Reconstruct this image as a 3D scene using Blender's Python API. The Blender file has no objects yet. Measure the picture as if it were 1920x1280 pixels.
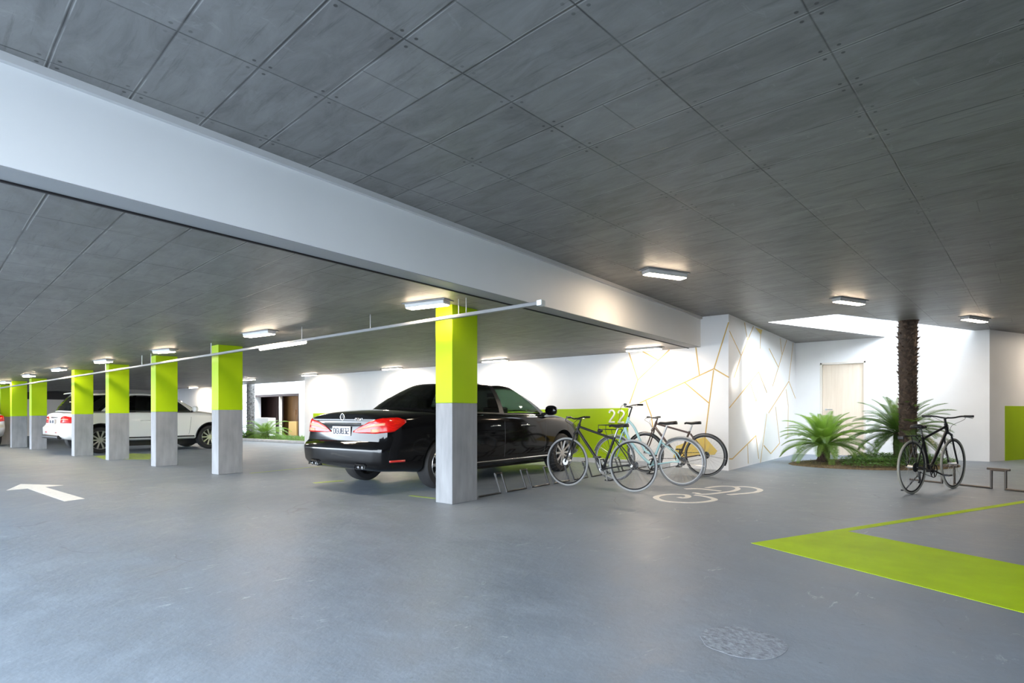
import bpy, bmesh, math, random
from mathutils import Vector, Matrix, noise
from mathutils.bvhtree import BVHTree

R = math.radians
SC = bpy.context.scene
COL = SC.collection
rnd = random.Random(7)

# ------------------------------------------------------------------ survey of the place
# The camera stands at the origin, eye height 1.05.  X runs along the white beam, Y along the row of pillars.
F, HX, HY, H, YAW = 1060.0, 960.0, 775.0, 1.05, R(38.2)
SN, CS = math.sin(YAW), math.cos(YAW)


def at(px, py, z=0.0):
    d = (z - H) * F / (HY - py)
    r = (px - HX) / F * d
    return Vector((r * SN + d * CS, -r * CS + d * SN, z))


def on_x(px, py, X):
    t = (px - HX) / F
    d = X / (t * SN + CS)
    return Vector((X, -t * d * CS + d * SN, H + (HY - py) / F * d))


def on_y(px, py, Y):
    t = (px - HX) / F
    d = Y / (-t * CS + SN)
    return Vector((t * d * SN + d * CS, Y, H + (HY - py) / F * d))


# ------------------------------------------------------------------ materials
def new_mat(name):
    m = bpy.data.materials.new(name)
    m.use_nodes = True
    nt = m.node_tree
    return m, nt, nt.nodes['Principled BSDF']


def mat(name, col, rough=0.5, metal=0.0, spec=0.5, coat=0.0, emit=None, estr=0.0, var=0.0, vscale=6.0, bump=0.0, bscale=30.0, stretch=None):
    m, nt, b = new_mat(name)
    b.inputs['Base Color'].default_value = (*col, 1)
    b.inputs['Roughness'].default_value = rough
    b.inputs['Metallic'].default_value = metal
    b.inputs['Specular IOR Level'].default_value = spec
    b.inputs['Coat Weight'].default_value = coat
    b.inputs['Coat Roughness'].default_value = 0.04
    if emit:
        b.inputs['Emission Color'].default_value = (*emit, 1)
        b.inputs['Emission Strength'].default_value = estr
    if var or bump:
        tc = nt.nodes.new('ShaderNodeTexCoord')
        mp = nt.nodes.new('ShaderNodeMapping')
        nt.links.new(tc.outputs['Object'], mp.inputs['Vector'])
        if stretch:
            mp.inputs['Scale'].default_value = stretch
    if var:
        n = nt.nodes.new('ShaderNodeTexNoise')
        n.inputs['Scale'].default_value = vscale
        n.inputs['Detail'].default_value = 6
        nt.links.new(mp.outputs['Vector'], n.inputs['Vector'])
        rmp = nt.nodes.new('ShaderNodeValToRGB')
        e = rmp.color_ramp.elements
        e[0].position, e[1].position = 0.3, 0.7
        e[0].color = (*[c * (1 - var) for c in col], 1)
        e[1].color = (*[min(1, c * (1 + var)) for c in col], 1)
        nt.links.new(n.outputs['Fac'], rmp.inputs['Fac'])
        nt.links.new(rmp.outputs['Color'], b.inputs['Base Color'])
    if bump:
        n2 = nt.nodes.new('ShaderNodeTexNoise')
        n2.inputs['Scale'].default_value = bscale
        n2.inputs['Detail'].default_value = 5
        nt.links.new(mp.outputs['Vector'], n2.inputs['Vector'])
        bp = nt.nodes.new('ShaderNodeBump')
        bp.inputs['Strength'].default_value = bump
        bp.inputs['Distance'].default_value = 0.01
        nt.links.new(n2.outputs['Fac'], bp.inputs['Height'])
        nt.links.new(bp.outputs['Normal'], b.inputs['Normal'])
    return m


class NB:
    """small node-graph helper"""

    def __init__(self, nt):
        self.nt = nt

    def n(self, typ, **kw):
        x = self.nt.nodes.new(typ)
        for k, v in kw.items():
            setattr(x, k, v)
        return x

    def link(self, a, b):
        self.nt.links.new(a, b)

    def m(self, op, a, b=None, c=None, clamp=False):
        x = self.n('ShaderNodeMath', operation=op, use_clamp=clamp)
        for i, v in enumerate((a, b, c)):
            if v is None:
                continue
            if hasattr(v, 'is_linked') or hasattr(v, 'links'):
                self.link(v, x.inputs[i])
            else:
                x.inputs[i].default_value = v
        return x.outputs[0]

    def noise(self, vec, scale, detail=5, rough=0.55, dist=0.0):
        x = self.n('ShaderNodeTexNoise')
        x.inputs['Scale'].default_value = scale
        x.inputs['Detail'].default_value = detail
        x.inputs['Roughness'].default_value = rough
        x.inputs['Distortion'].default_value = dist
        if vec is not None:
            self.link(vec, x.inputs['Vector'])
        return x.outputs['Fac']

    def mapped(self, vec, scale=(1, 1, 1), rot=(0, 0, 0), loc=(0, 0, 0)):
        x = self.n('ShaderNodeMapping')
        x.inputs['Scale'].default_value = scale
        x.inputs['Rotation'].default_value = rot
        x.inputs['Location'].default_value = loc
        self.link(vec, x.inputs['Vector'])
        return x.outputs['Vector']

    def ramp(self, fac, stops):
        x = self.n('ShaderNodeValToRGB')
        e = x.color_ramp.elements
        while len(e) < len(stops):
            e.new(0.5)
        for el, (p, c) in zip(e, stops):
            el.position = p
            el.color = (*c, 1) if len(c) == 3 else c
        self.link(fac, x.inputs['Fac'])
        return x.outputs['Color']

    def mix(self, fac, a, b, blend='MIX'):
        x = self.n('ShaderNodeMix', data_type='RGBA', blend_type=blend)
        for i, v in ((0, fac), (6, a), (7, b)):
            if hasattr(v, 'links'):
                self.link(v, x.inputs[i])
            elif i == 0:
                x.inputs[0].default_value = v
            else:
                x.inputs[i].default_value = (*v, 1)
        return x.outputs[2]


def floor_material():
    m, nt, b = new_mat('painted concrete floor')
    g = NB(nt)
    tc = g.n('ShaderNodeTexCoord')
    v = tc.outputs['Object']
    big = g.noise(v, 0.55, 6, 0.6, 0.6)
    mid = g.noise(v, 3.2, 8, 0.65, 0.8)
    base = g.ramp(big, [(0.3, (0.152, 0.184, 0.223)), (0.7, (0.208, 0.246, 0.290))])
    base = g.mix(g.m('MULTIPLY', mid, 0.55), base, g.ramp(mid, [(0.35, (0.108, 0.132, 0.164)), (0.65, (0.250, 0.292, 0.342))]))
    # pale scuffs and plaster smears
    s1 = g.noise(g.mapped(v, (1.5, 3.4, 1), (0, 0, R(28))), 2.6, 9, 0.74, 1.4)
    sm = g.ramp(s1, [(0.60, (0, 0, 0)), (0.68, (1, 1, 1))])
    area = g.ramp(g.noise(v, 0.9, 3), [(0.47, (0, 0, 0)), (0.60, (1, 1, 1))])
    base = g.mix(g.m('MULTIPLY', g.m('MULTIPLY', sm, area), 0.75), base, (0.50, 0.54, 0.59))
    # dark specks
    sp = g.ramp(g.noise(v, 26, 2, 0.5), [(0.24, (1, 1, 1)), (0.275, (0, 0, 0))])
    base = g.mix(g.m('MULTIPLY', sp, 0.55), base, (0.09, 0.10, 0.115))
    # hair cracks
    vo = g.n('ShaderNodeTexVoronoi', feature='DISTANCE_TO_EDGE')
    vo.inputs['Scale'].default_value = 0.62
    dis = g.n('ShaderNodeVectorMath', operation='ADD')
    nz = g.n('ShaderNodeTexNoise')
    nz.inputs['Scale'].default_value = 1.6
    g.link(v, nz.inputs['Vector'])
    scl = g.n('ShaderNodeVectorMath', operation='SCALE')
    scl.inputs['Scale'].default_value = 0.35
    g.link(nz.outputs['Color'], scl.inputs[0])
    g.link(v, dis.inputs[0])
    g.link(scl.outputs[0], dis.inputs[1])
    g.link(dis.outputs[0], vo.inputs['Vector'])
    cr = g.ramp(vo.outputs['Distance'], [(0.0, (1, 1, 1)), (0.0045, (0, 0, 0))])
    crm = g.ramp(g.noise(v, 0.8, 4), [(0.52, (0, 0, 0)), (0.58, (1, 1, 1))])
    base = g.mix(g.m('MULTIPLY', g.m('MULTIPLY', cr, crm), 0.6), base, (0.08, 0.09, 0.10))
    g.link(base, b.inputs['Base Color'])
    ro = g.m('ADD', g.m('MULTIPLY', mid, 0.42), 0.27)
    g.link(ro, b.inputs['Roughness'])
    b.inputs['Specular IOR Level'].default_value = 0.46
    bp = g.n('ShaderNodeBump')
    bp.inputs['Strength'].default_value = 0.5
    bp.inputs['Distance'].default_value = 0.022
    hgt = g.m('ADD', g.m('MULTIPLY', g.noise(v, 2.6, 6, 0.6), 1.0), g.m('MULTIPLY', s1, 0.12))
    g.link(hgt, bp.inputs['Height'])
    g.link(bp.outputs['Normal'], b.inputs['Normal'])
    return m


def ceiling_material(name, a0, b0, c1, c2, dots=True):
    """cement boards, joints every 0.385 x 0.75, laid about five degrees off the beam"""
    m, nt, b = new_mat(name)
    g = NB(nt)
    tc = g.n('ShaderNodeTexCoord')
    v = tc.outputs['Object']
    rv = g.mapped(v, (1, 1, 1), (0, 0, R(4.8)))
    sep = g.n('ShaderNodeSeparateXYZ')
    g.link(rv, sep.inputs[0])
    pa, pb = 0.385, 0.75
    A = g.m('SUBTRACT', sep.outputs[0], a0)
    B = g.m('SUBTRACT', sep.outputs[1], b0)
    wob = g.m('MULTIPLY', g.m('SUBTRACT', g.noise(v, 1.4, 2), 0.5), 0.012)
    da = g.m('PINGPONG', g.m('ADD', A, wob), pa / 2)
    db = g.m('PINGPONG', g.m('ADD', B, wob), pb / 2)
    # board index -> tint
    ia, ib = g.m('FLOOR', g.m('DIVIDE', A, pa)), g.m('FLOOR', g.m('DIVIDE', B, pb))
    comb = g.n('ShaderNodeCombineXYZ')
    g.link(ia, comb.inputs[0])
    g.link(ib, comb.inputs[1])
    wn = g.n('ShaderNodeTexWhiteNoise', noise_dimensions='3D')
    g.link(comb.outputs[0], wn.inputs['Vector'])
    n1 = g.noise(g.mapped(rv, (2.8, 1, 1)), 2.4, 9, 0.70, 0.6)
    fac = g.m('ADD', g.m('MULTIPLY', wn.outputs['Value'], 0.14), g.m('MULTIPLY', n1, 0.86))
    base = g.ramp(fac, [(0.30, c1), (0.72, c2)])
    streak = g.ramp(g.noise(g.mapped(rv, (13, 0.8, 1)), 2.0, 6, 0.7), [(0.57, (0, 0, 0)), (0.68, (1, 1, 1))])
    base = g.mix(g.m('MULTIPLY', streak, 0.42), base, tuple(c * 0.55 for c in c1))
    pale = g.ramp(g.noise(g.mapped(v, (2, 4, 1)), 2.1, 7, 0.7, 1.5), [(0.62, (0, 0, 0)), (0.70, (1, 1, 1))])
    base = g.mix(g.m('MULTIPLY', pale, 0.22), base, tuple(min(1, c * 1.7) for c in c2))
    # joints
    la = g.ramp(da, [(0.0, (1, 1, 1)), (0.0085, (0, 0, 0))])
    lb = g.ramp(db, [(0.0, (1, 1, 1)), (0.007, (0, 0, 0))])
    fade = g.ramp(g.noise(v, 1.9, 3), [(0.36, (0.45, 0.45, 0.45)), (0.58, (1, 1, 1))])
    ln = g.m('MULTIPLY', g.m('MAXIMUM', la, lb), fade)
    half = g.m('PINGPONG', g.m('ADD', g.m('ADD', B, wob), pb / 2), pb / 2)
    hsel = g.m('GREATER_THAN', wn.outputs['Value'], 0.80)
    ln = g.m('MAXIMUM', ln, g.m('MULTIPLY', g.m('MULTIPLY', g.ramp(half, [(0.0, (1, 1, 1)), (0.005, (0, 0, 0))]), hsel), 0.6))
    hi_a = g.ramp(g.m('ABSOLUTE', g.m('SUBTRACT', da, 0.0095)), [(0.0, (1, 1, 1)), (0.003, (0, 0, 0))])
    himask = g.ramp(g.noise(v, 2.3, 2), [(0.46, (0, 0, 0)), (0.54, (1, 1, 1))])
    base = g.mix(g.m('MULTIPLY', g.m('MULTIPLY', hi_a, himask), 0.6), base, tuple(min(1, c * 2.0) for c in c2))
    base = g.mix(g.m('MULTIPLY', ln, 0.95), base, tuple(c * 0.18 for c in c1))
    if dots:
        ex = g.m('SUBTRACT', da, 0.042)
        ey = g.m('SUBTRACT', db, 0.042)
        rr = g.m('SQRT', g.m('ADD', g.m('MULTIPLY', ex, ex), g.m('MULTIPLY', ey, ey)))
        dmask = g.ramp(g.noise(v, 1.1, 2), [(0.42, (0.15, 0.15, 0.15)), (0.56, (1, 1, 1))])
        dot = g.ramp(rr, [(0.0, (1, 1, 1)), (0.0085, (1, 1, 1)), (0.0105, (0, 0, 0))])
        base = g.mix(g.m('MULTIPLY', g.m('MULTIPLY', dot, dmask), 0.75), base, tuple(c * 0.2 for c in c1))
    g.link(base, b.inputs['Base Color'])
    b.inputs['Roughness'].default_value = 0.48
    b.inputs['Specular IOR Level'].default_value = 0.35
    bp = g.n('ShaderNodeBump')
    bp.inputs['Strength'].default_value = 0.25
    bp.inputs['Distance'].default_value = 0.01
    hgt = g.m('SUBTRACT', g.m('ADD', g.m('MULTIPLY', n1, 0.5), g.m('MULTIPLY', wn.outputs['Value'], 0.8)), ln)
    g.link(hgt, bp.inputs['Height'])
    g.link(bp.outputs['Normal'], b.inputs['Normal'])
    return m


def glass_material(name, tint, refl=0.9, rough=0.0):
    m = bpy.data.materials.new(name)
    m.use_nodes = True
    nt = m.node_tree
    nt.nodes.clear()
    g = NB(nt)
    out = g.n('ShaderNodeOutputMaterial')
    tr = g.n('ShaderNodeBsdfTransparent')
    tr.inputs['Color'].default_value = (*tint, 1)
    gl = g.n('ShaderNodeBsdfGlossy')
    gl.inputs['Roughness'].default_value = rough
    fr = g.n('ShaderNodeFresnel')
    fr.inputs['IOR'].default_value = 1.5
    mx = g.n('ShaderNodeMixShader')
    g.link(g.m('MULTIPLY', fr.outputs[0], refl), mx.inputs[0])
    g.link(tr.outputs[0], mx.inputs[1])
    g.link(gl.outputs[0], mx.inputs[2])
    g.link(mx.outputs[0], out.inputs['Surface'])
    return m


def wood_material(name, c1, c2, scale=(14, 14, 0.8)):
    m, nt, b = new_mat(name)
    g = NB(nt)
    tc = g.n('ShaderNodeTexCoord')
    n1 = g.noise(g.mapped(tc.outputs['Object'], scale), 1.2, 7, 0.6, 0.6)
    g.link(g.ramp(n1, [(0.3, c1), (0.7, c2)]), b.inputs['Base Color'])
    b.inputs['Roughness'].default_value = 0.5
    return m


M = {}
M['floor'] = floor_material()
M['ceil'] = ceiling_material('cement board ceiling', 2.044, 0.768, (0.160, 0.153, 0.145), (0.292, 0.282, 0.268))
M['ceil_low'] = ceiling_material('low cement board ceiling', 0.938, 4.68, (0.148, 0.141, 0.131), (0.264, 0.253, 0.236), False)
M['white'] = mat('white wall paint', (0.84, 0.835, 0.825), 0.55, var=0.025, vscale=1.5, bump=0.03, bscale=60)
M['beamwhite'] = mat('white beam paint', (0.82, 0.815, 0.80), 0.6, var=0.03, vscale=1.2)
M['ledgewhite'] = mat('ledge grey white', (0.60, 0.59, 0.575), 0.6)  # a greyer tone than the beam face
M['soffit'] = mat('soffit shade grey', (0.33, 0.325, 0.315), 0.6)  # shade under the beam put into the colour
M['lime'] = mat('lime paint', (0.365, 0.535, 0.004), 0.5, spec=0.2, var=0.04, vscale=2.5, bump=0.05, bscale=40)
M['limefloor'] = mat('lime floor paint', (0.48, 0.68, 0.003), 0.6, spec=0.1, var=0.10, vscale=3.0, bump=0.10, bscale=12)
M['limeworn'] = mat('worn lime floor paint', (0.27, 0.37, 0.045), 0.45, var=0.25, vscale=9)
M['concrete'] = mat('pillar concrete', (0.235, 0.24, 0.25), 0.6, var=0.16, vscale=3.5, bump=0.15, bscale=25, stretch=(3, 3, 0.7))
M['gold'] = mat('ochre inlay line', (0.62, 0.40, 0.10), 0.45)
M['ochre'] = mat('ochre wall paint', (0.78, 0.58, 0.14), 0.5)
M['markwhite'] = mat('white floor paint', (0.74, 0.73, 0.69), 0.45, var=0.10, vscale=14)
M['patch'] = mat('worn bare patch', (0.235, 0.262, 0.302), 0.6, var=0.35, vscale=34, bump=0.4, bscale=60)
M['housing'] = mat('lamp housing grey', (0.30, 0.29, 0.28), 0.4)
M['lampbody'] = mat('pale lamp body', (0.62, 0.60, 0.57), 0.4)
M['lamp'] = mat('warm lamp diffuser', (0.9, 0.9, 0.88), 0.4, emit=(1.0, 0.79, 0.57), estr=75)
M['lampwall'] = mat('warm wall lamp diffuser', (0.9, 0.9, 0.88), 0.4, emit=(1.0, 0.84, 0.67), estr=110)
M['lamptube'] = mat('lamp tube', (0.9, 0.9, 0.88), 0.4, emit=(1.0, 0.90, 0.76), estr=22)
M['galv'] = mat('galvanised steel', (0.60, 0.61, 0.62), 0.38, metal=0.85)
M['railwhite'] = mat('pale grey enamel', (0.22, 0.22, 0.218), 0.4)
M['doorwood'] = wood_material('pale maple door', (0.70, 0.58, 0.45), (0.80, 0.69, 0.56))
M['doorframe'] = mat('pale door frame', (0.76, 0.70, 0.62), 0.5)
M['wood'] = wood_material('amber timber', (0.24, 0.115, 0.035), (0.42, 0.22, 0.08), (7, 7, 0.5))
M['darkwood'] = wood_material('dark timber slats', (0.020, 0.010, 0.009), (0.05, 0.022, 0.018), (30, 30, 0.4))
M['steel'] = mat('brushed steel', (0.55, 0.55, 0.55), 0.3, metal=1)
M['chrome'] = mat('chrome', (0.80, 0.80, 0.80), 0.10, metal=1)
M['darkchrome'] = mat('dark chrome', (0.22, 0.22, 0.22), 0.2, metal=1)
M['blackpaint'] = mat('black car paint', (0.003, 0.003, 0.0035), 0.07, spec=0.42)
M['whitepaint'] = mat('white car paint', (0.88, 0.86, 0.82), 0.3, coat=0.8)
M['silverpaint'] = mat('silver car paint', (0.55, 0.56, 0.58), 0.3, metal=0.6, coat=0.8)
M['trim'] = mat('black plastic', (0.012, 0.012, 0.013), 0.45)
M['rubber'] = mat('tyre rubber', (0.014, 0.014, 0.015), 0.7)
M['alloy'] = mat('alloy wheel', (0.62, 0.62, 0.63), 0.28, metal=0.9)
M['seatfabric'] = mat('dark seat upholstery', (0.02, 0.02, 0.02), 0.8)
M['glass'] = glass_material('green tinted glass', (0.50, 0.72, 0.60))
M['darkglass'] = glass_material('dark tinted glass', (0.10, 0.11, 0.11))
M['redlens'] = mat('red lamp lens', (0.44, 0.006, 0.004), 0.15, spec=0.35, var=0.35, vscale=18, stretch=(1, 1, 6))
M['palelens'] = mat('pale lamp lens', (0.80, 0.30, 0.18), 0.15)
M['clearlens'] = mat('clear lamp lens', (0.6, 0.62, 0.62), 0.1, coat=1.0)
M['plate'] = mat('white number plate', (0.62, 0.63, 0.64), 0.4)
M['plateink'] = mat('number plate ink', (0.03, 0.03, 0.05), 0.5)
M['bark'] = mat('fibrous palm bark', (0.045, 0.028, 0.018), 0.9, var=0.6, vscale=14, bump=0.8, bscale=30)
M['barkpale'] = mat('pale palm leaf bases', (0.075, 0.050, 0.035), 0.9, var=0.6, vscale=18)
M['greybark'] = mat('grey palm bark', (0.17, 0.165, 0.16), 0.9, var=0.5, vscale=16, bump=0.8, bscale=30)
M['soil'] = mat('dry soil and straw', (0.12, 0.085, 0.042), 0.95, var=0.5, vscale=22, bump=1.0, bscale=40)


def leaf_material(name, c1, c2):
    m, nt, b = new_mat(name)
    g = NB(nt)
    tc = g.n('ShaderNodeTexCoord')
    n1 = g.noise(tc.outputs['Object'], 6, 4)
    g.link(g.ramp(n1, [(0.3, c1), (0.7, c2)]), b.inputs['Base Color'])
    b.inputs['Roughness'].default_value = 0.42
    tl = g.n('ShaderNodeBsdfTranslucent')
    tl.inputs['Color'].default_value = (c2[0] * 1.8, c2[1] * 1.8, c2[2] * 1.0, 1)
    mx = g.n('ShaderNodeMixShader')
    mx.inputs[0].default_value = 0.35
    out = nt.nodes['Material Output']
    g.link(b.outputs[0], mx.inputs[1])
    g.link(tl.outputs[0], mx.inputs[2])
    g.link(mx.outputs[0], out.inputs['Surface'])
    return m


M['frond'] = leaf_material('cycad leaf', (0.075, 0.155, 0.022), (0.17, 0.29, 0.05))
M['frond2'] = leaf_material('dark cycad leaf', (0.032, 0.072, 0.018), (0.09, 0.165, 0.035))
M['cover'] = leaf_material('ground cover leaf', (0.05, 0.12, 0.025), (0.12, 0.24, 0.06))
M['straw'] = leaf_material('straw blade', (0.22, 0.17, 0.07), (0.30, 0.25, 0.10))
M['bikeblack'] = mat('black bicycle enamel', (0.010, 0.010, 0.011), 0.35, spec=0.35)
M['bikebrown'] = mat('brown bicycle enamel', (0.07, 0.033, 0.022), 0.3, coat=0.6)
M['biketeal'] = mat('pale teal bicycle enamel', (0.36, 0.58, 0.60), 0.3, coat=0.6)
M['bikesilver'] = mat('silver bicycle enamel', (0.42, 0.43, 0.44), 0.35, metal=0.4)
M['tyregrey'] = mat('pale grey tyre', (0.30, 0.30, 0.295), 0.7)
M['tyremid'] = mat('mid grey tyre', (0.14, 0.14, 0.14), 0.7)
M['tyrecream'] = mat('cream grey tyre', (0.28, 0.265, 0.225), 0.7)
M['saddle'] = mat('black saddle', (0.012, 0.011, 0.011), 0.5)
M['rackpaint'] = mat('black rack enamel', (0.02, 0.019, 0.018), 0.4)
M['rackbrown'] = mat('bronze rack enamel', (0.085, 0.065, 0.05), 0.4)
M['red'] = mat('red reflector', (0.5, 0.02, 0.015), 0.2, coat=1)
M['kerb'] = mat('kerb concrete', (0.50, 0.51, 0.52), 0.7, var=0.1, vscale=6)
M['boxwhite'] = mat('white box', (0.78, 0.77, 0.74), 0.6)
M['boxamber'] = mat('amber box', (0.72, 0.46, 0.16), 0.5)
M['darkslot'] = mat('dark shutter', (0.016, 0.013, 0.013), 0.6)
M['shutter'] = mat('beige shutter', (0.55, 0.51, 0.46), 0.6)


# ------------------------------------------------------------------ mesh builder
class MB:
    def __init__(self):
        self.v, self.f, self.mi = [], [], []

    def _add(self, vs, fs, mi=0, mtx=None):
        o = len(self.v)
        for p in vs:
            p = Vector(p)
            self.v.append(mtx @ p if mtx else p)
        for f in fs:
            self.f.append(tuple(o + i for i in f))
            self.mi.append(mi)
        return self

    def box(self, c, s, rz=0.0, mi=0, mtx=None):
        x, y, z = s[0] / 2, s[1] / 2, s[2] / 2
        vs = [(-x, -y, -z), (x, -y, -z), (x, y, -z), (-x, y, -z), (-x, -y, z), (x, -y, z), (x, y, z), (-x, y, z)]
        mm = Matrix.Translation(Vector(c)) @ Matrix.Rotation(rz, 4, 'Z')
        if mtx:
            mm = mtx @ mm
        return self._add(vs, [(0, 3, 2, 1), (4, 5, 6, 7), (0, 1, 5, 4), (1, 2, 6, 5), (2, 3, 7, 6), (3, 0, 4, 7)], mi, mm)

    def span(self, a, b, mi=0):
        return self.box([(a[i] + b[i]) / 2 for i in range(3)], [abs(b[i] - a[i]) for i in range(3)], 0, mi)

    def prism(self, poly, z0, z1, mi=0, mtx=None):
        n = len(poly)
        ar = sum(poly[i][0] * poly[(i + 1) % n][1] - poly[(i + 1) % n][0] * poly[i][1] for i in range(n))
        if ar < 0:
            poly = poly[::-1]
        vs = [(p[0], p[1], z0) for p in poly] + [(p[0], p[1], z1) for p in poly]
        fs = [tuple(range(n - 1, -1, -1)), tuple(range(n, 2 * n))]
        fs += [(i, (i + 1) % n, n + (i + 1) % n, n + i) for i in range(n)]
        return self._add(vs, fs, mi, mtx)

    def tube(self, pts, r, seg=8, closed=False, mi=0, mtx=None):
        pts = [Vector(p) for p in pts]
        n = len(pts)
        rs = r if isinstance(r, (list, tuple)) else [r] * n
        vs, fs = [], []
        up = None
        for i, p in enumerate(pts):
            a = pts[i - 1] if (i > 0 or closed) else p
            b = pts[(i + 1) % n] if (i < n - 1 or closed) else p
            t1 = (p - a).normalized() if (p - a).length > 1e-9 else None
            t2 = (b - p).normalized() if (b - p).length > 1e-9 else None
            t = ((t1 or t2) + (t2 or t1))
            t = t.normalized() if t.length > 1e-6 else (t1 or t2)
            k = 1.0
            if t1 and t2:
                k = 1.0 / max(0.5, t.dot(t1))
            if up is None:
                up = Vector((0, 0, 1)) if abs(t.z) < 0.9 else Vector((1, 0, 0))
            s = t.cross(up)
            if s.length < 1e-6:
                s = t.cross(Vector((0.3, 1, 0.2)))
            s.normalize()
            up = s.cross(t).normalized()
            for j in range(seg):
                an = 2 * math.pi * j / seg
                vs.append(p + (s * math.cos(an) + up * math.sin(an)) * rs[i] * (k if k < 1.5 else 1.2))
        m = n if closed else n - 1
        for i in range(m):
            for j in range(seg):
                a, b = i * seg + j, i * seg + (j + 1) % seg
                c, d = ((i + 1) % n) * seg + (j + 1) % seg, ((i + 1) % n) * seg + j
                fs.append((a, b, c, d))
        if not closed:
            fs.append(tuple(range(seg - 1, -1, -1)))
            fs.append(tuple(range((n - 1) * seg, n * seg)))
        return self._add(vs, fs, mi, mtx)

    def torus(self, c, R_, r, axis='Y', seg=40, sub=8, rz=1.0, mi=0, mtx=None):
        pts = []
        for i in range(seg):
            a = 2 * math.pi * i / seg
            if axis == 'Y':
                pts.append((c[0] + R_ * math.cos(a), c[1], c[2] + R_ * math.sin(a)))
            elif axis == 'X':
                pts.append((c[0], c[1] + R_ * math.cos(a), c[2] + R_ * math.sin(a)))
            else:
                pts.append((c[0] + R_ * math.cos(a), c[1] + R_ * math.sin(a), c[2]))
        return self.tube(pts, r, sub, True, mi, mtx)

    def lathe(self, prof, seg=32, mtx=None, mi=0, caps=True):
        """profile of (radius, height), turned about local Z"""
        vs, fs = [], []
        for r, z in prof:
            for j in range(seg):
                a = 2 * math.pi * j / seg
                vs.append((r * math.cos(a), r * math.sin(a), z))
        for i in range(len(prof) - 1):
            for j in range(seg):
                fs.append((i * seg + j, i * seg + (j + 1) % seg, (i + 1) * seg + (j + 1) % seg, (i + 1) * seg + j))
        if caps:
            fs.append(tuple(range(seg - 1, -1, -1)))
            fs.append(tuple(range((len(prof) - 1) * seg, len(prof) * seg)))
        return self._add(vs, fs, mi, mtx)

    def grid(self, P, mi=0, flip=False, mtx=None):
        n, m = len(P), len(P[0])
        fs = []
        for i in range(n - 1):
            for j in range(m - 1):
                q = (i * m + j, i * m + j + 1, (i + 1) * m + j + 1, (i + 1) * m + j)
                fs.append(q[::-1] if flip else q)
        return self._add([p for row in P for p in row], fs, mi, mtx)

    def build(self, name, mats, parent=None, smooth=None, bevel=0.0, solid=0.0):
        me = bpy.data.meshes.new(name)
        me.from_pydata(self.v, [], self.f)
        mats = mats if isinstance(mats, (list, tuple)) else [mats]
        for x in mats:
            me.materials.append(x)
        for p, i in zip(me.polygons, self.mi):
            p.material_index = i
            p.use_smooth = smooth is not None
        me.update()
        if smooth is not None:
            me.set_sharp_from_angle(angle=R(smooth))
        o = bpy.data.objects.new(name, me)
        COL.objects.link(o)
        if parent is not None:
            o.parent = parent
        if bevel:
            b = o.modifiers.new('bevel', 'BEVEL')
            b.width = bevel
            b.segments = 2
            b.limit_method = 'ANGLE'
        if solid:
            s = o.modifiers.new('solid', 'SOLIDIFY')
            s.thickness = solid
            s.offset = -1
        return o


def tag(o, label=None, cat=None, group=None, kind=None):
    if label:
        o['label'] = label
    if cat:
        o['category'] = cat
    if group:
        o['group'] = group
    if kind:
        o['kind'] = kind
    return o


def thing(name, label, cat, loc=(0, 0, 0), rz=0.0, group=None, kind='thing'):
    o = bpy.data.objects.new(name, None)
    o.empty_display_size = 0.1
    COL.objects.link(o)
    o.location = loc
    o.rotation_euler = (0, 0, rz)
    return tag(o, label, cat, group, kind)


def struct(mb, name, mats, **kw):
    o = mb.build(name, mats, **kw)
    o['kind'] = 'structure'
    return o


def kids(o):
    return [c for c in bpy.data.objects if c.parent == o]


def copy_tree(o, parent=None):
    c = o.copy()
    COL.objects.link(c)
    c.parent = parent
    for ch in kids(o):
        copy_tree(ch, c)
    return c


def apply_mods(o):
    dg = bpy.context.evaluated_depsgraph_get()
    dg.update()
    me = bpy.data.meshes.new_from_object(o.evaluated_get(dg))
    o.modifiers.clear()
    o.data = me
    return o


# ------------------------------------------------------------------ the room
XO = -2.1                    # open edge of the building, behind the camera
ZH, ZL = 2.88, 2.31          # heights of the two ceilings
WX, WY = 10.64, 3.302        # back wall and mural wall planes
DX = 16.12                   # door wall
BY0, BY1 = 3.82, 4.05        # white beam


def low_z(x, y):
    """underside of the low ceiling, which falls slightly along the pillar row"""
    k = min(1.0, max(0.0, (10.6 - x) / 6.1))
    return ZL - 0.0140 * max(0.0, y - 4.6) * k


# floor
fl = MB()
fl.span((-45, -45, -0.3), (24, 45, 0.0))
floor = struct(fl, 'floor', M['floor'])


def floor_part(name, polys, m, label, z=0.0022):
    b = MB()
    for p in polys:
        b.prism([(q[0], q[1]) for q in p], 0.0005, z)
    o = b.build(name, m, floor)
    return tag(o, label)


def strip(pts, w):
    """polygon quads along a floor polyline"""
    out = []
    for a, b in zip(pts, pts[1:]):
        a, b = Vector(a[:2]), Vector(b[:2])
        t = (b - a).normalized()
        n = Vector((-t.y, t.x)) * w / 2
        e = t * w * 0.25
        out.append([a - e + n, b + e + n, b + e - n, a - e - n])
    return out


def ribbon(pts, w):
    """one smooth band of varying width along a floor polyline; returns quads"""
    P = [Vector(p[:2]) for p in pts]
    L, Rr = [], []
    for i, p in enumerate(P):
        a, b = P[max(0, i - 1)], P[min(len(P) - 1, i + 1)]
        t = (b - a).normalized()
        n = Vector((-t.y, t.x))
        ww = w(i / (len(P) - 1)) if callable(w) else w
        L.append(p + n * ww / 2)
        Rr.append(p - n * ww / 2)
    return [[L[i], L[i + 1], Rr[i + 1], Rr[i]] for i in range(len(P) - 1)]


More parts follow.
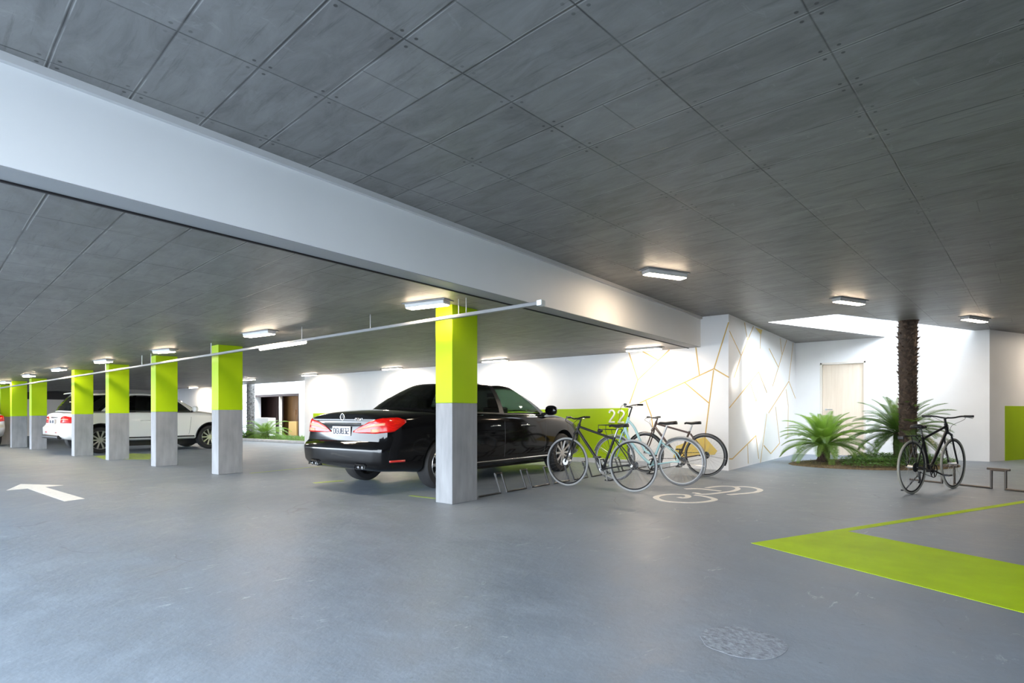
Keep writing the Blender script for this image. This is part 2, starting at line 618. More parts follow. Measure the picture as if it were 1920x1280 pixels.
def smooth_pts(pts, k=6):
    P = [Vector(p) for p in pts]
    out = []
    for i in range(len(P) - 1):
        p0, p1, p2, p3 = P[max(0, i - 1)], P[i], P[i + 1], P[min(len(P) - 1, i + 2)]
        for j in range(k):
            t = j / k
            out.append(0.5 * ((2 * p1) + (p2 - p0) * t + (2 * p0 - 5 * p1 + 4 * p2 - p3) * t * t + (3 * p1 - p0 - 3 * p2 + p3) * t ** 3))
    out.append(P[-1])
    return out


# lime bay corner, lower right
tip = Vector((4.797, 1.311))
ln_d = Vector((0.9137, -0.4063))
bd_d = Vector((-0.4460, -0.8950))
bw = 1.15
floor_part('bay_marking', [[tip, tip + bd_d * 4.2, tip + bd_d * 4.2 + ln_d * bw, tip + ln_d * bw]], M['limefloor'], 'broad lime painted band at the corner of the parking bay')
lw = 0.085
nrm = Vector((-ln_d.y, ln_d.x)) * -1
floor_part('bay_line', [[tip + ln_d * (bw - .02), tip + ln_d * 7.6, tip + ln_d * 7.6 + nrm * lw, tip + ln_d * (bw - .02) + nrm * lw]], M['limefloor'], 'thin lime line running back from the broad lime band', 0.0018)
# white arrow, left
floor_part('arrow_marking', [[at(38.7, 907.3), at(118.8, 909.4), at(84.4, 912.9), at(159, 934.7), at(121, 939.5), at(52, 915.7), at(12, 919.2)]], M['markwhite'], 'white direction arrow painted on the floor')


def z8(x, y):
    return at(1210 + x / 8.348, 860 + y / 8.348)


sw = []
for pts, w in [
    ([(520, 600), (600, 612), (672, 594), (640, 566), (520, 556), (380, 556), (250, 572), (165, 603), (240, 645), (400, 672), (700, 686), (940, 672), (1085, 640), (1020, 608), (880, 578), (770, 566)], 0.075),
    ([(735, 530), (800, 536), (870, 552), (1010, 550), (1200, 528), (1370, 505), (1450, 470), (1390, 437), (1230, 428), (1080, 436), (960, 455)], 0.07),
    ([(620, 470), (740, 467), (880, 470), (1010, 485), (1180, 503)], 0.07),
    ([(1390, 437), (1560, 436), (1720, 456), (1800, 489), (1730, 522), (1560, 542), (1420, 552), (1300, 562)], 0.075),
]:
    sp = smooth_pts([z8(*p) for p in pts], 5)
    sw += ribbon(sp, w)
floor_part('bicycle_symbol', sw, M['markwhite'], 'white swirling bicycle symbol painted on the floor')
# worn bay lines under and beside the cars
floor_part('worn_bay_line', strip([at(770, 929), at(832, 936)], 0.05), M['limeworn'], 'short worn yellow line on the floor beside the front pillar')
floor_part('worn_bay_line', strip([at(592, 905), at(640, 901)], 0.12) + strip([at(470, 887), at(660, 868)], 0.06), M['limeworn'], 'faded yellow bay line behind the black car')
floor_part('bay_patch', [[at(176, 855), at(250, 850), at(292, 851), at(280, 861), at(196, 861)]], M['limeworn'], 'faded green floor patch under the white car')
# worn round patch in the foreground
pp = []
for i in range(40):
    a = 2 * math.pi * i / 40
    rr = 0.185 * (1 + 0.10 * noise.noise(Vector((math.cos(a) * 2, math.sin(a) * 2, 3.1))))
    pp.append((2.70 + rr * math.cos(a), 0.775 + rr * math.sin(a)))
floor_part('worn_patch', [pp], M['patch'], 'round worn patch in the grey floor paint', 0.0016)

# near ceiling with the opening for the palm
hole = [(11.91, 1.73), (12.09, 2.98), (DX, 1.32), (DX, -0.31)]


def slab_with_hole(outer, inner, z0, z1):
    bm = bmesh.new()
    ov = [bm.verts.new((p[0], p[1], z0)) for p in outer]
    iv = [bm.verts.new((p[0], p[1], z0)) for p in inner]
    ed = [bm.edges.new((a[i], a[(i + 1) % len(a)])) for a in (ov, iv) for i in range(len(a))]
    bmesh.ops.triangle_fill(bm, use_beauty=True, use_dissolve=False, edges=ed)
    bmesh.ops.recalc_face_normals(bm, faces=bm.faces)
    r = bmesh.ops.extrude_face_region(bm, geom=list(bm.faces))
    for g in r['geom']:
        if isinstance(g, bmesh.types.BMVert):
            g.co.z = z1
    bmesh.ops.recalc_face_normals(bm, faces=bm.faces)
    return bm


bm = slab_with_hole([(XO, -8), (22, -8), (22, 4.3), (XO, 4.3)], [(p[0] + (0.02 if p[0] > 16 else 0), p[1]) for p in hole], ZH, ZH + 0.35)
me = bpy.data.meshes.new('ceiling_high')
bm.to_mesh(me)
bm.free()
me.materials.append(M['ceil'])
me.materials.append(M['white'])
for p in me.polygons:
    if abs(p.normal.z) < 0.5 and 11 < p.center.x < 16.5 and -0.5 < p.center.y < 3.2:
        p.material_index = 1
ceil = bpy.data.objects.new('ceiling_high', me)
COL.objects.link(ceil)
ceil['kind'] = 'structure'

# low ceiling (slightly falling), stops short of the open court
xs = [XO, 0, 2, 3, 4, 4.5] + [4.5 + 0.61 * i for i in range(1, 11)] + [12.2]
ys = [BY1 + 0.012] + [4.6 + i * 1.2 for i in range(0, 27)]
lc = MB()
bot = [[(x, y, low_z(x, y)) for y in ys] for x in xs]
top = [[(x, y, ZL + 0.95) for y in ys] for x in xs]
lc.grid(bot, 0, False)
lc.grid(top, 0, True)
for a, b, fl_ in ((0, 0, 0), (len(xs) - 1, 0, 1)):
    lc.grid([bot[a], top[a]], 0, bool(fl_))
for c, fl_ in ((0, 0), (len(ys) - 1, 1)):
    lc.grid([[r[c] for r in bot], [r[c] for r in top]], 0, bool(1 - fl_))
struct(lc, 'ceiling_low', M['ceil_low'])

# white beam with its ledge and soffit
bmx = MB()
bmx.span((XO, BY0, ZL + 0.004), (WX + .02, BY1, ZH))
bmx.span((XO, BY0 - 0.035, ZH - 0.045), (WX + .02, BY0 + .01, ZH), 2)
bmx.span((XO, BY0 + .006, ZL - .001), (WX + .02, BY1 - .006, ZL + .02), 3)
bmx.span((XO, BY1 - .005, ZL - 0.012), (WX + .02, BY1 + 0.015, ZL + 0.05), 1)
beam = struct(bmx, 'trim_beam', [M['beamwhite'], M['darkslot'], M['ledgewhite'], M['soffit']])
tag(beam, 'deep white painted beam spanning between the two ceilings')

# back wall behind the black car
Y_END = 17.26
wb = MB()
wb.span((WX, WY, 0), (WX + 0.35, Y_END, ZL + 0.3))
wb.span((WX, WY, ZL + 0.3), (WX + 0.35, BY1, ZH))
wall_back = struct(wb, 'wall_back', M['white'])
# lime band on it, with the bay number
gy0, gy1 = on_x(1178, 800, WX).y, 16.75
gb = MB()
gb.prism([(gy0, 0.10), (gy1, 0.02), (gy1, 1.055), (gy0, 1.165)], -0.0008, 0.003, 0, Matrix(((0, 0, -1, WX), (1, 0, 0, 0), (0, 1, 0, 0), (0, 0, 0, 1))))
band = tag(gb.build('painted_band', M['lime'], wall_back), 'lime painted band along the foot of the white wall')
sk = MB()
sk.span((WX - 0.025, gy0 - 0.9, 0), (WX, gy1, 0.09))
tag(sk.build('skirting', M['kerb'], wall_back), 'low concrete skirting')


def wall_strip(mb, a, b, w, axis, off=0.004):
    """flat inlay strip on a wall plane between two wall points"""
    a, b = Vector(a), Vector(b)
    t = (b - a).normalized()
    nx = Vector((-1, 0, 0)) if axis == 'X' else Vector((0, -1, 0))
    s = t.cross(nx).normalized() * w / 2
    e = t * w * 0.3
    q = [a - e + s, b + e + s, b + e - s, a - e - s]
    vs = q + [p + nx * off for p in q]
    mb._add(vs, [(3, 2, 1, 0), (4, 5, 6, 7), (0, 1, 5, 4), (1, 2, 6, 5), (2, 3, 7, 6), (3, 0, 4, 7)])


def wall_poly(mb, pts, axis, off=0.003):
    nx = Vector((-1, 0, 0)) if axis == 'X' else Vector((0, -1, 0))
    vs = [Vector(p) for p in pts] + [Vector(p) + nx * off for p in pts]
    n = len(pts)
    mb._add(vs, [tuple(range(n)), tuple(range(2 * n - 1, n - 1, -1))] + [(i, n + i, n + (i + 1) % n, (i + 1) % n) for i in range(n)])


num = MB()


def digit2(x0, x1, y0, y1):
    P = [(0.0, 0.22), (0.12, 0.06), (0.42, 0.0), (0.75, 0.05), (0.95, 0.22), (0.85, 0.42), (0.55, 0.63), (0.2, 0.85), (0.02, 1.0), (1.0, 1.0)]
    W = [on_x(x0 + p[0] * (x1 - x0), y0 + p[1] * (y1 - y0), WX - 0.003) for p in P[:-1]]
    W = smooth_pts(W, 3) + [on_x(x0 + (x1 - x0), y0 + (y1 - y0), WX - 0.003)]
    num.tube(W, 0.020, 6)


digit2(1142.5, 1152.5, 769, 791)
digit2(1159.5, 1170.5, 769.5, 791.5)
tag(num.build('bay_number', M['markwhite'], band), 'white number 22 on the lime band')

inl = MB()
back_lines = [[(1178.6, 659), (1196, 712), (1180.6, 756)], [(1196, 712), (1254.8, 656)], [(1204, 658), (1234, 675)],
              [(1200, 755), (1285, 716), (1338.8, 691)], [(1211, 751), (1221, 778), (1224, 800)], [(1304.6, 650), (1311.4, 702.5)],
              [(1338.8, 691), (1366.0, 604.5)], [(1338.8, 691), (1366.3, 707)], [(1284, 717), (1329, 755)], [(1338, 694), (1330, 755), (1322, 820), (1321, 850)]]
for ch in back_lines:
    for a, b in zip(ch, ch[1:]):
        wall_strip(inl, on_x(*a, WX), on_x(*b, WX), 0.020, 'X')
tag(inl.build('mural_lines', M['gold'], wall_back), 'branching ochre lines on the white wall')
yf = MB()
wall_poly(yf, [on_x(*p, WX) for p in [(1300, 824), (1322, 819), (1345, 845), (1340, 852), (1262, 858), (1268, 836)]], 'X', 0.0025)
tag(yf.build('mural_fill', M['ochre'], wall_back), 'ochre painted shape low on the wall behind the bicycles')

# mural wall
wm = MB()
wm.span((WX + 0.35, WY, 0), (DX + 0.3, WY + 0.35, ZH))
wall_mural = struct(wm, 'wall_mural', M['white'])
ml = MB()
side_lines = [[(1367.7, 620.6), (1389.5, 666.6)], [(1396, 605), (1401.6, 637)], [(1412.5, 612), (1389.5, 666.6), (1376.4, 707)],
              [(1426, 627), (1425, 653)], [(1442, 653.4), (1459.5, 688.4)], [(1462.8, 634.8), (1466, 665.5)],
              [(1474.9, 637.5), (1466, 665.5), (1459.5, 688.4), (1448.6, 723.4)], [(1367.7, 764), (1422.3, 697), (1437.7, 735.5)],
              [(1407, 719), (1418, 753), (1421, 712.5)], [(1441, 773.8), (1479, 714.7), (1491.5, 747)], [(1437.7, 776), (1425.6, 867)],
              [(1454, 762.8), (1461.7, 830.6), (1445.3, 850), (1432, 835)], [(1367.7, 860), (1373, 860), (1417.3, 816.4), (1422.4, 859)],
              [(1401.6, 834), (1402.7, 868)], [(1473.8, 730), (1478, 760.6), (1477, 820)], [(1486.9, 643), (1479, 712.5)]]
for ch in side_lines:
    for a, b in zip(ch, ch[1:]):
        wall_strip(ml, on_y(*a, WY), on_y(*b, WY), 0.022, 'Y')
tag(ml.build('mural_lines', M['gold'], wall_mural), 'branching ochre lines on the white side wall')
mt = MB()
wall_poly(mt, [on_y(*p, WY) for p in [(1415.8, 614), (1429, 618.4), (1426.7, 627)]], 'Y')
tag(mt.build('mural_fill', M['ochre'], wall_mural), 'small ochre triangle under the ceiling')

# door wall, running on up through the opening
dy0, dy1, dzt = 1.74, 2.73, 2.33
wd = MB()
wd.span((DX, dy1, 0), (DX + 0.3, WY + .3, ZH))
wd.span((DX, -0.56, 0), (DX + 0.3, dy0, ZH))
wd.span((DX, dy0, dzt), (DX + 0.3, dy1, ZH))
wd.span((DX, -0.56, ZH), (DX + 0.3, WY, 3.9))
wd.span((DX, -0.56, 3.9), (DX + 0.3, WY, 12.5), 1)  # upper height added out of view to cut light from the sky
struct(wd, 'wall_door', [M['white'], M['concrete']])
# unseen well walls added above the opening to hold back sky light
rim = MB()
for a, b in zip(hole[:3], hole[1:]):
    a, b = Vector((*a, 0)), Vector((*b, 0))
    if abs(a.x - b.x) < 1e-3:
        continue
    t = (b - a).normalized()
    n = Vector((-t.y, t.x, 0)) * 0.09
    q = [a, b, b + n, a + n]
    rim.prism([(p.x, p.y) for p in q], ZH + 0.35, 12.5)
struct(rim, 'added_light_well', M['concrete'])
door = MB()
door.span((DX + 0.05, dy0 + 0.05, 0.008), (DX + 0.09, dy1 - 0.05, dzt - 0.05))
dr = struct(door, 'door_1', M['doorwood'], bevel=0.003)
tag(dr, 'pale wooden door in the white wall')
df = MB()
for a, b in (((DX - 0.012, dy0, 0), (DX + 0.12, dy0 + 0.045, dzt)), ((DX - 0.012, dy1 - 0.045, 0), (DX + 0.12, dy1, dzt)), ((DX - 0.012, dy0, dzt - 0.045), (DX + 0.12, dy1, dzt))):
    df.span(a, b)
df.build('door_frame', M['doorframe'], dr, bevel=0.003)
dh = MB()
dh.tube([(DX + 0.05, 2.60, 1.15), (DX - 0.01, 2.60, 1.15), (DX - 0.02, 2.585, 1.15), (DX - 0.02, 2.45, 1.15)], 0.011, 8)
dh.lathe([(0.026, 0), (0.026, 0.012)], 16, Matrix.Translation((DX + 0.05, 2.60, 1.15)) @ Matrix.Rotation(R(-90), 4, 'Y'))
dh.build('door_handle', M['steel'], dr, smooth=40)

# wall right of the corner, set at an angle, with its lime panel
p0, p1 = Vector((DX, -0.56, 0)), Vector((DX + 6.4, -0.56 - 3.1, 0))
wt = (p1 - p0).normalized()
wn_ = Vector((wt.y, -wt.x, 0))          # faces the garage
wa = MB()
q = [p0, p1, p1 - wn_ * 0.3, p0 - wn_ * 0.3]
wa.prism([(v.x, v.y) for v in q], 0, ZH)
wall_right = struct(wa, 'wall_right', M['white'])


def on_line(px):
    t = (px - HX) / F
    d = Vector((t * SN + CS, -t * CS + SN, 0))
    # p0 + s*wt = k*d
    det = d.x * -wt.y + d.y * wt.x
    k = (p0.x * -wt.y + p0.y * wt.x) / det
    return d * k


g0 = (on_line(1884) - p0).dot(wt)
gp = MB()
mm = Matrix(((wt.x, 0, wn_.x, p0.x), (wt.y, 0, wn_.y, p0.y), (0, 1, 0, 0), (0, 0, 0, 1)))
gp.prism([(g0, 0.0), (g0 + 3.2, 0.0), (g0 + 3.2, 1.22), (g0, 1.22)], -0.001, 0.004, 0, mm)
tag(gp.build('painted_band', M['lime'], wall_right), 'lime painted panel on the right wall')

# rest of the shell, outside the photograph
sh = MB()
sh.span((XO - .3, -8.3, 0), (XO, -1.2, ZH + 0.3))
struct(sh, 'wall_behind', M['concrete'])
sh = MB()
sh.span((XO, -8.3, 0), (22, -8, ZH + 0.3))
struct(sh, 'wall_near', M['concrete'])
sh = MB()
sh.span((22, -8.3, 0), (22.3, 4.3, ZH + 0.3))
struct(sh, 'wall_far_right', M['white'])
# far-left walls
fw = MB()
fw.span((12.2, 25.3, 0), (12.5, 37, ZL + 0.9))
struct(fw, 'wall_far', M['white'])
ew = MB()
ew.span((XO, 34.0, 0), (12.2, 34.3, 3.0))
end = struct(ew, 'wall_end', M['shutter'])
es = MB()
es.span((-2, 33.93, 1.72), (11.9, 34.0, 2.12))
tag(es.build('dark_slot', M['darkslot'], end), 'dark slot high in the end wall')

# court beyond the back wall
CX = 13.6
wy0, wy1, wz = 22.5, 26.3, 1.93
cw = MB()
cw.span((CX, Y_END - 0.3, 0), (CX + 0.3, wy0, 5.0))
cw.span((CX, wy1, 0), (CX + 0.3, 34, 5.0))
cw.span((CX, wy0, wz), (CX + 0.3, wy1, 5.0))
struct(cw, 'wall_court', M['white'])
cs = MB()
cs.span((WX + 0.35, Y_END - 0.3, 0), (CX + .3, Y_END, 3.3))
struct(cs, 'wall_court_side', M['white'])
win = MB()
win.span((CX + 0.02, wy0, wz - 0.10), (CX + 0.28, wy1, wz))
win.span((CX + 0.02, wy0, 0.0), (CX + 0.28, wy1, 0.05))
win.span((CX + 0.02, wy0, 0.0), (CX + 0.28, wy0 + 0.10, wz))
win.span((CX + 0.06, 24.15, 0), (CX + 0.16, 24.25, wz - .1), 1)
w1 = struct(win, 'window_1', [M['darkwood'], M['doorframe']])
tag(w1, 'timber lined opening in the white court wall')
wp = MB()
wp.span((CX + 1.1, wy0 - .5, 0), (CX + 1.15, 29.0, wz + .4))
wp.span((CX + 0.3, 28.9, 0), (CX + 1.1, 29.0, wz + .4))
wp.span((CX + 0.3, wy0 - 0.55, 0), (CX + 1.1, wy0 - 0.5, wz + .4))
wp.span((CX + 0.98, 23.1, 0), (CX + 1.1, 23.14, wz + .4))
tag(wp.build('timber_panel', M['wood'], w1), 'amber timber panelling')
ds = MB()
for i in range(34):
    y = 24.0 + i * 0.09
    ds.span((CX + 0.80, y + 1.2, 0.05), (CX + 0.84, y + 1.275, wz + .3))
tag(ds.build('slatted_panel', M['darkwood'], w1), 'dark slatted panel')
rf = MB()
rf.span((CX + 0.3, wy0 - .6, wz + .4), (CX + 1.3, 29.1, wz + .6))
struct(rf, 'ceiling_court_room', M['darkwood'])
kb = MB()
kb.prism([(10.70, 22.9), (10.93, 17.28), (11.08, 17.28), (10.85, 22.9)], 0, 0.09)
struct(kb, 'trim_kerb', M['kerb'], bevel=0.01)
gs = MB()
gs.prism([(10.85, 22.9), (11.07, 17.30), (13.58, 17.30), (13.58, 22.4), (12.6, 25.2), (12.2, 25.2)], 0.0, 0.05)
struct(gs, 'ground_court', M['soil'])

# ------------------------------------------------------------------ pillars
pil = [(4.703, 4.579, 0.434, 0.272), (4.517, 9.978, 0.42, 0.251), (4.431, 12.457, 0.40, 0.243), (4.386, 14.995, 0.40, 0.215),
       (4.274, 17.067, 0.388, 0.237), (4.291, 21.211, 0.357, 0.241), (4.150, 22.848, 0.368, 0.208), (4.31, 25.3, 0.37, 0.25)]
plab = ['lime and bare concrete pillar standing in front of the black car', 'lime topped pillar by the front wheel of the white car',
        'lime topped pillar before the front door of the white car', 'lime topped pillar before the rear door of the white car',
        'lime topped pillar at the rear lamp of the white car', 'lime topped pillar just left of the white car, behind its bumper',
        'narrow lime topped pillar at the right edge of the silver car', 'lime topped pillar standing behind the silver car, the last of the row']
for (x, y, wx, wy), lab in zip(pil, plab):
    t = thing('pillar', lab, 'pillar', (x, y, 0), 0, 'row of lime topped pillars')
    zt = low_z(x + wx / 2, y + wy / 2) + 0.006
    zb = 1.173 - 0.0112 * (y - 4.6)
    b = MB()
    b.span((0, 0, 0), (wx, wy, zb))
    b.build('concrete_base', M['concrete'], t, bevel=0.006)
    b = MB()
    b.span((-0.0015, -0.0015, zb), (wx + 0.0015, wy + 0.0015, zt))
    b.build('painted_top', M['lime'], t, bevel=0.006)


# ------------------------------------------------------------------ lamps
def lamp(name, label, cat, loc, rz, L, W, Hh, m, group):
    t = thing(name, label, cat, loc, rz, group)
    b = MB()
    b.span((-L / 2 - .03, -W / 2 - .03, -0.012), (L / 2 + .03, W / 2 + .03, 0.002))
    b.build('base_plate', M['housing'], t, bevel=.003)
    b = MB()
    b.prism([(-W / 2 - .012, -.012), (W / 2 + .012, -.012), (W / 2, -Hh + .008), (-W / 2, -Hh + .008)], -L / 2, L / 2, 0, Matrix(((0, 0, 1, 0), (1, 0, 0, 0), (0, 1, 0, 0), (0, 0, 0, 1))))
    b.build('lamp_body', M['lampbody'], t, bevel=.004)
    b = MB()
    b.span((-L / 2 + .008, -W / 2 + .006, -Hh), (L / 2 - .008, W / 2 - .006, -Hh + .0075))
    b.build('diffuser', m, t, bevel=.003)
    return t


near = [((1208, 511), (1284, 521), 'warm rectangular ceiling light beside the white beam'),
        ((1566, 563), (1617, 570), 'warm rectangular ceiling light in front of the ceiling opening'),
        ((1808, 597), (1847, 603), 'warm rectangular ceiling light right of the palm trunk')]
for a, b, lab in near:
    A, B = at(*a, ZH - 0.05), at(*b, ZH - 0.05)
    c = (A + B) / 2
    lamp('ceiling_light', lab, 'ceiling light', (c.x, c.y, ZH), math.atan2(B.y - A.y, B.x - A.x), (B - A).length - 0.04, 0.13, 0.07, M['lamp'], 'lights on the high ceiling')
lows = [((766, 578), (838, 569), 'lit ceiling light over the front pillar'), ((463, 631), (510, 624), 'lit ceiling light above the gap between black car and second pillar'),
        ((292, 661), (324, 658), 'lit ceiling light over the pillar before the front door of the white car'), ((182, 680), (206, 677), 'lit ceiling light over the pillar before the rear door of the white car'),
        ((102, 695), (120, 692), 'lit ceiling light over the rear window of the white car'), ((47, 706), (62, 704), 'small lit ceiling light over the pillar left of the white car'),
        ((3, 718), (16, 716), 'tiny lit ceiling light over the silver car')]


def at_low(px, py, dz=0.045):
    z = 2.2
    for _ in range(30):
        p = at(px, py, z)
        z = low_z(p.x, p.y) - dz
    return p


for a, b, lab in lows:
    A, B = at_low(*a), at_low(*b)
    c = (A + B) / 2
    lamp('ceiling_light', lab, 'ceiling light', (c.x, c.y, low_z(c.x, c.y)), math.atan2(B.y - A.y, B.x - A.x), min(0.85, (B - A).length), 0.12, 0.06, M['lamp'], 'lights along the pillar row')
for (y, lab) in ((4.72, 'slim wall washing light above the mural lines'), (8.45, 'slim wall washing light right of the front pillar top'), (12.1, 'slim wall washing light over the boot of the black car'),
                 (16.1, 'slim wall washing light at the left end of the white wall'), (19.9, 'slim light right of the second pillar by the court'), (28.4, 'slim light left of the second pillar over the white bonnet')):
    lx = 11.7 if y > 26 else 10.08
    lamp('ceiling_light', lab, 'ceiling light', (lx, y, low_z(lx, y)), R(90), 0.70, 0.12, 0.05, M['lampwall'], 'lights along the back wall')

wl = p0 + wt * 2.2 + wn_ * 1.0
lamp('ceiling_light', 'wall washing light over the lime panel on the right wall', 'ceiling light', (wl.x, wl.y, ZH), math.atan2(wt.y, wt.x), .7, .12, .05, M['lampwall'], 'lights on the high ceiling')

# hanging lighting rail
ra, rb_ = on_x(1011, 568.5, 4.56), on_x(0, 727.5, 3.92)
rail = thing('lighting_rail', 'long pale grey lighting rail hanging in front of the pillars', 'lighting rail', ra)
rd = (rb_ - ra)
rl = rd.length
rd.normalize()
rm = Matrix.Identity(4)
ex, ez = rd, Vector((0, 0, 1))
ey = ez.cross(ex).normalized()
ez = ex.cross(ey)
for i in range(3):
    rm[i][0], rm[i][1], rm[i][2] = ex[i], ey[i], ez[i]


def rail_s(px):
    best = min(range(0, 2000), key=lambda k: abs((lambda p: HX + F * (p.x * SN - p.y * CS) / (p.x * CS + p.y * SN))(ra + rd * (rl * k / 2000)) - px))
    return rl * best / 2000


s_a, s_b = rail_s(572), rail_s(488)
b = MB()
b.box((rl / 2, 0, 0), (rl, 0.055, 0.036), 0, 0, rm)
b.build('rail', M['railwhite'], rail, bevel=0.006)
b = MB()
b.box((-0.02, 0, 0.0), (0.06, 0.075, 0.055), 0, 0, rm)
b.build('end_cap', M['boxwhite'], rail, bevel=0.006)
b = MB()
b.tube([rm @ Vector((s_a, 0, -0.030)), rm @ Vector((s_b, 0, -0.030))], 0.020, 10)
b.build('lamp_tube', M['lamptube'], rail, smooth=50)
for px in (860, 874, 694, 566, 396, 283, 266, 198):
    s = rail_s(px)
    p = rm @ Vector((s, 0, 0.015))
    w = ra + p
    b = MB()
    b.tube([p, p + Vector((0, 0, low_z(w.x, w.y) - w.z + 0.003))], 0.0045, 6)
    b.build('hanger_rod', M['galv'], rail, smooth=50)


# ------------------------------------------------------------------ cars
def pchip(tab, x):
    xs_, ys_ = [t[0] for t in tab], [t[1] for t in tab]
    n = len(tab)
    if x <= xs_[0]:
        return ys_[0]
    if x >= xs_[-1]:
        return ys_[-1]
    i = max(k for k in range(n - 1) if xs_[k] <= x)
    h = [xs_[k + 1] - xs_[k] for k in range(n - 1)]
    dl = [(ys_[k + 1] - ys_[k]) / h[k] for k in range(n - 1)]

    def slope(k):
        if k == 0:
            return dl[0]
        if k == n - 1:
            return dl[-1]
        if dl[k - 1] * dl[k] <= 0:
            return 0
        return 2 * dl[k - 1] * dl[k] / (dl[k - 1] + dl[k])
    t = (x - xs_[i]) / h[i]
    return ((2 * t ** 3 - 3 * t * t + 1) * ys_[i] + (t ** 3 - 2 * t * t + t) * h[i] * slope(i)
            + (-2 * t ** 3 + 3 * t * t) * ys_[i + 1] + (t ** 3 - t * t) * h[i] * slope(i + 1))


def lin(tab, x):
    for (a, p), (c, q_) in zip(tab, tab[1:]):
        if x <= c:
            return p + (q_ - p) * max(0, min(1, (x - a) / (c - a)))
    return tab[-1][1]


SEDAN = dict(
    L=5.10, wr=1.10, wf=4.12, tr=0.345, tw=0.235, arch=0.395, ty=0.955,
    W=[(0, .76), (.05, .85), (.16, .915), (.4, .95), (1.0, .965), (2.5, .968), (4.0, .965), (4.5, .935), (4.82, .86), (5.0, .74), (5.10, .55)],
    ZB=[(0, .36), (.12, .30), (.5, .27), (1.0, .23), (4.3, .23), (4.8, .25), (5.10, .33)],
    ZT=[(0, 1.05), (.12, 1.075), (.5, 1.105), (.95, 1.115), (1.25, 1.04), (3.55, 1.0), (3.85, 1.075), (4.0, 1.07), (4.5, .97), (4.85, .86), (5.03, .75), (5.10, .64)],
    ZS=[(0, .93), (.4, .985), (1.0, 1.02), (2.2, 1.02), (3.6, .99), (4.3, .925), (4.8, .80), (5.10, .60)],
    rl=[(.20, .14), (.34, .015), (.42, 0), (.60, 0), (.65, .035), (.69, .085), (.92, .105), (.97, .10), (1.04, .12), (1.12, .17)],
    fl=[(.20, .09), (.36, 0), (.58, 0), (.75, .05), (1.0, .12)],
    rear=[(.98, 0, 1.118), (1.12, .735, 1.075), (1.66, 0, 1.515), (1.78, .55, 1.478)],
    side=[  # (base x, base y, base z, top x, top y, top z, fill to the next node)
        (1.46, .825, 1.045, 2.06, .592, 1.487, 'glass'), (2.42, .855, 1.035, 2.42, .605, 1.505, 'pillar'), (2.53, .855, 1.03, 2.51, .605, 1.505, 'glass'),
        (3.62, .835, 1.01, 3.00, .585, 1.485, 'frame')],
    front=[(4.04, 0, 1.085), (3.80, .775, 1.03), (3.14, 0, 1.510), (3.08, .545, 1.477)],
    crown=0.032, paintB=None)
SUV = dict(
    L=4.42, wr=0.84, wf=3.62, tr=0.352, tw=0.24, arch=0.41, ty=0.905,
    W=[(0, .78), (.05, .86), (.15, .905), (.4, .925), (1.0, .93), (3.4, .93), (3.9, .905), (4.2, .83), (4.35, .72), (4.42, .55)],
    ZB=[(0, .44), (.12, .38), (.4, .34), (1.0, .30), (3.6, .30), (4.1, .33), (4.42, .42)],
    ZT=[(0, 1.07), (.12, 1.09), (.5, 1.09), (3.05, 1.10), (3.3, 1.13), (3.5, 1.125), (3.9, 1.06), (4.2, .97), (4.35, .86), (4.42, .74)],
    ZS=[(0, 1.0), (.5, 1.06), (2, 1.075), (3.2, 1.06), (3.8, .99), (4.2, .88), (4.42, .70)],
    rl=[(.3, .12), (.42, .02), (.5, 0), (.68, 0), (.72, .04), (.76, .07), (1.0, .10), (1.1, .13)],
    fl=[(.3, .08), (.45, 0), (.75, 0), (.95, .05), (1.15, .10)],
    rear=[(.16, 0, 1.10), (.26, .74, 1.085), (.50, 0, 1.60), (.60, .60, 1.565)],
    side=[(.42, .815, 1.10, .78, .635, 1.572, 'glass'), (.86, .825, 1.105, 1.40, .655, 1.585, 'frame'), (1.22, .83, 1.105, 1.62, .66, 1.588, 'glass'), (2.10, .835, 1.105, 2.10, .665, 1.59, 'pillar'),
          (2.19, .835, 1.105, 2.18, .665, 1.59, 'glass'), (3.12, .81, 1.10, 2.52, .645, 1.575, 'frame')],
    front=[(3.50, 0, 1.14), (3.28, .755, 1.11), (2.66, 0, 1.602), (2.60, .60, 1.568)],
    crown=0.028, paintB='trim')


def catmull(P, k=4):
    P = [Vector(p) for p in P]
    out = []
    for i in range(len(P) - 1):
        p0, p1, p2, p3 = P[max(0, i - 1)], P[i], P[i + 1], P[min(len(P) - 1, i + 2)]
        for j in range(k):
            t = j / k
            out.append(0.5 * ((2 * p1) + (p2 - p0) * t + (2 * p0 - 5 * p1 + 4 * p2 - p3) * t * t + (3 * p1 - p0 - 3 * p2 + p3) * t ** 3))
    out.append(P[-1])
    return out


def car_section(S, x):
    w, zb, zt, zs = pchip(S['W'], x), pchip(S['ZB'], x), pchip(S['ZT'], x), pchip(S['ZS'], x)
    h = zs - zb
    dz = zt - zs
    pts = [(0, zb), (.45 * w, zb), (.78 * w, zb + .005), (.93 * w, zb + .05), (.978 * w, zb + .06 + .12 * h), (1.0 * w, zb + .5 * h), (.992 * w, zb + .80 * h), (.972 * w, zs - .015),
           (.93 * w, zs + .28 * dz), (.80 * w, zs + .62 * dz), (.45 * w, zs + .92 * dz), (0, zt)]
    sec = catmull([(0, p[0], p[1]) for p in pts], 4)
    fr, ff = max(0, 1 - x / .75), max(0, 1 - (S['L'] - x) / .8)
    return [Vector((x + fr * lin(S['rl'], p.z) - ff * lin(S['fl'], p.z), p.y, p.z)) for p in sec]


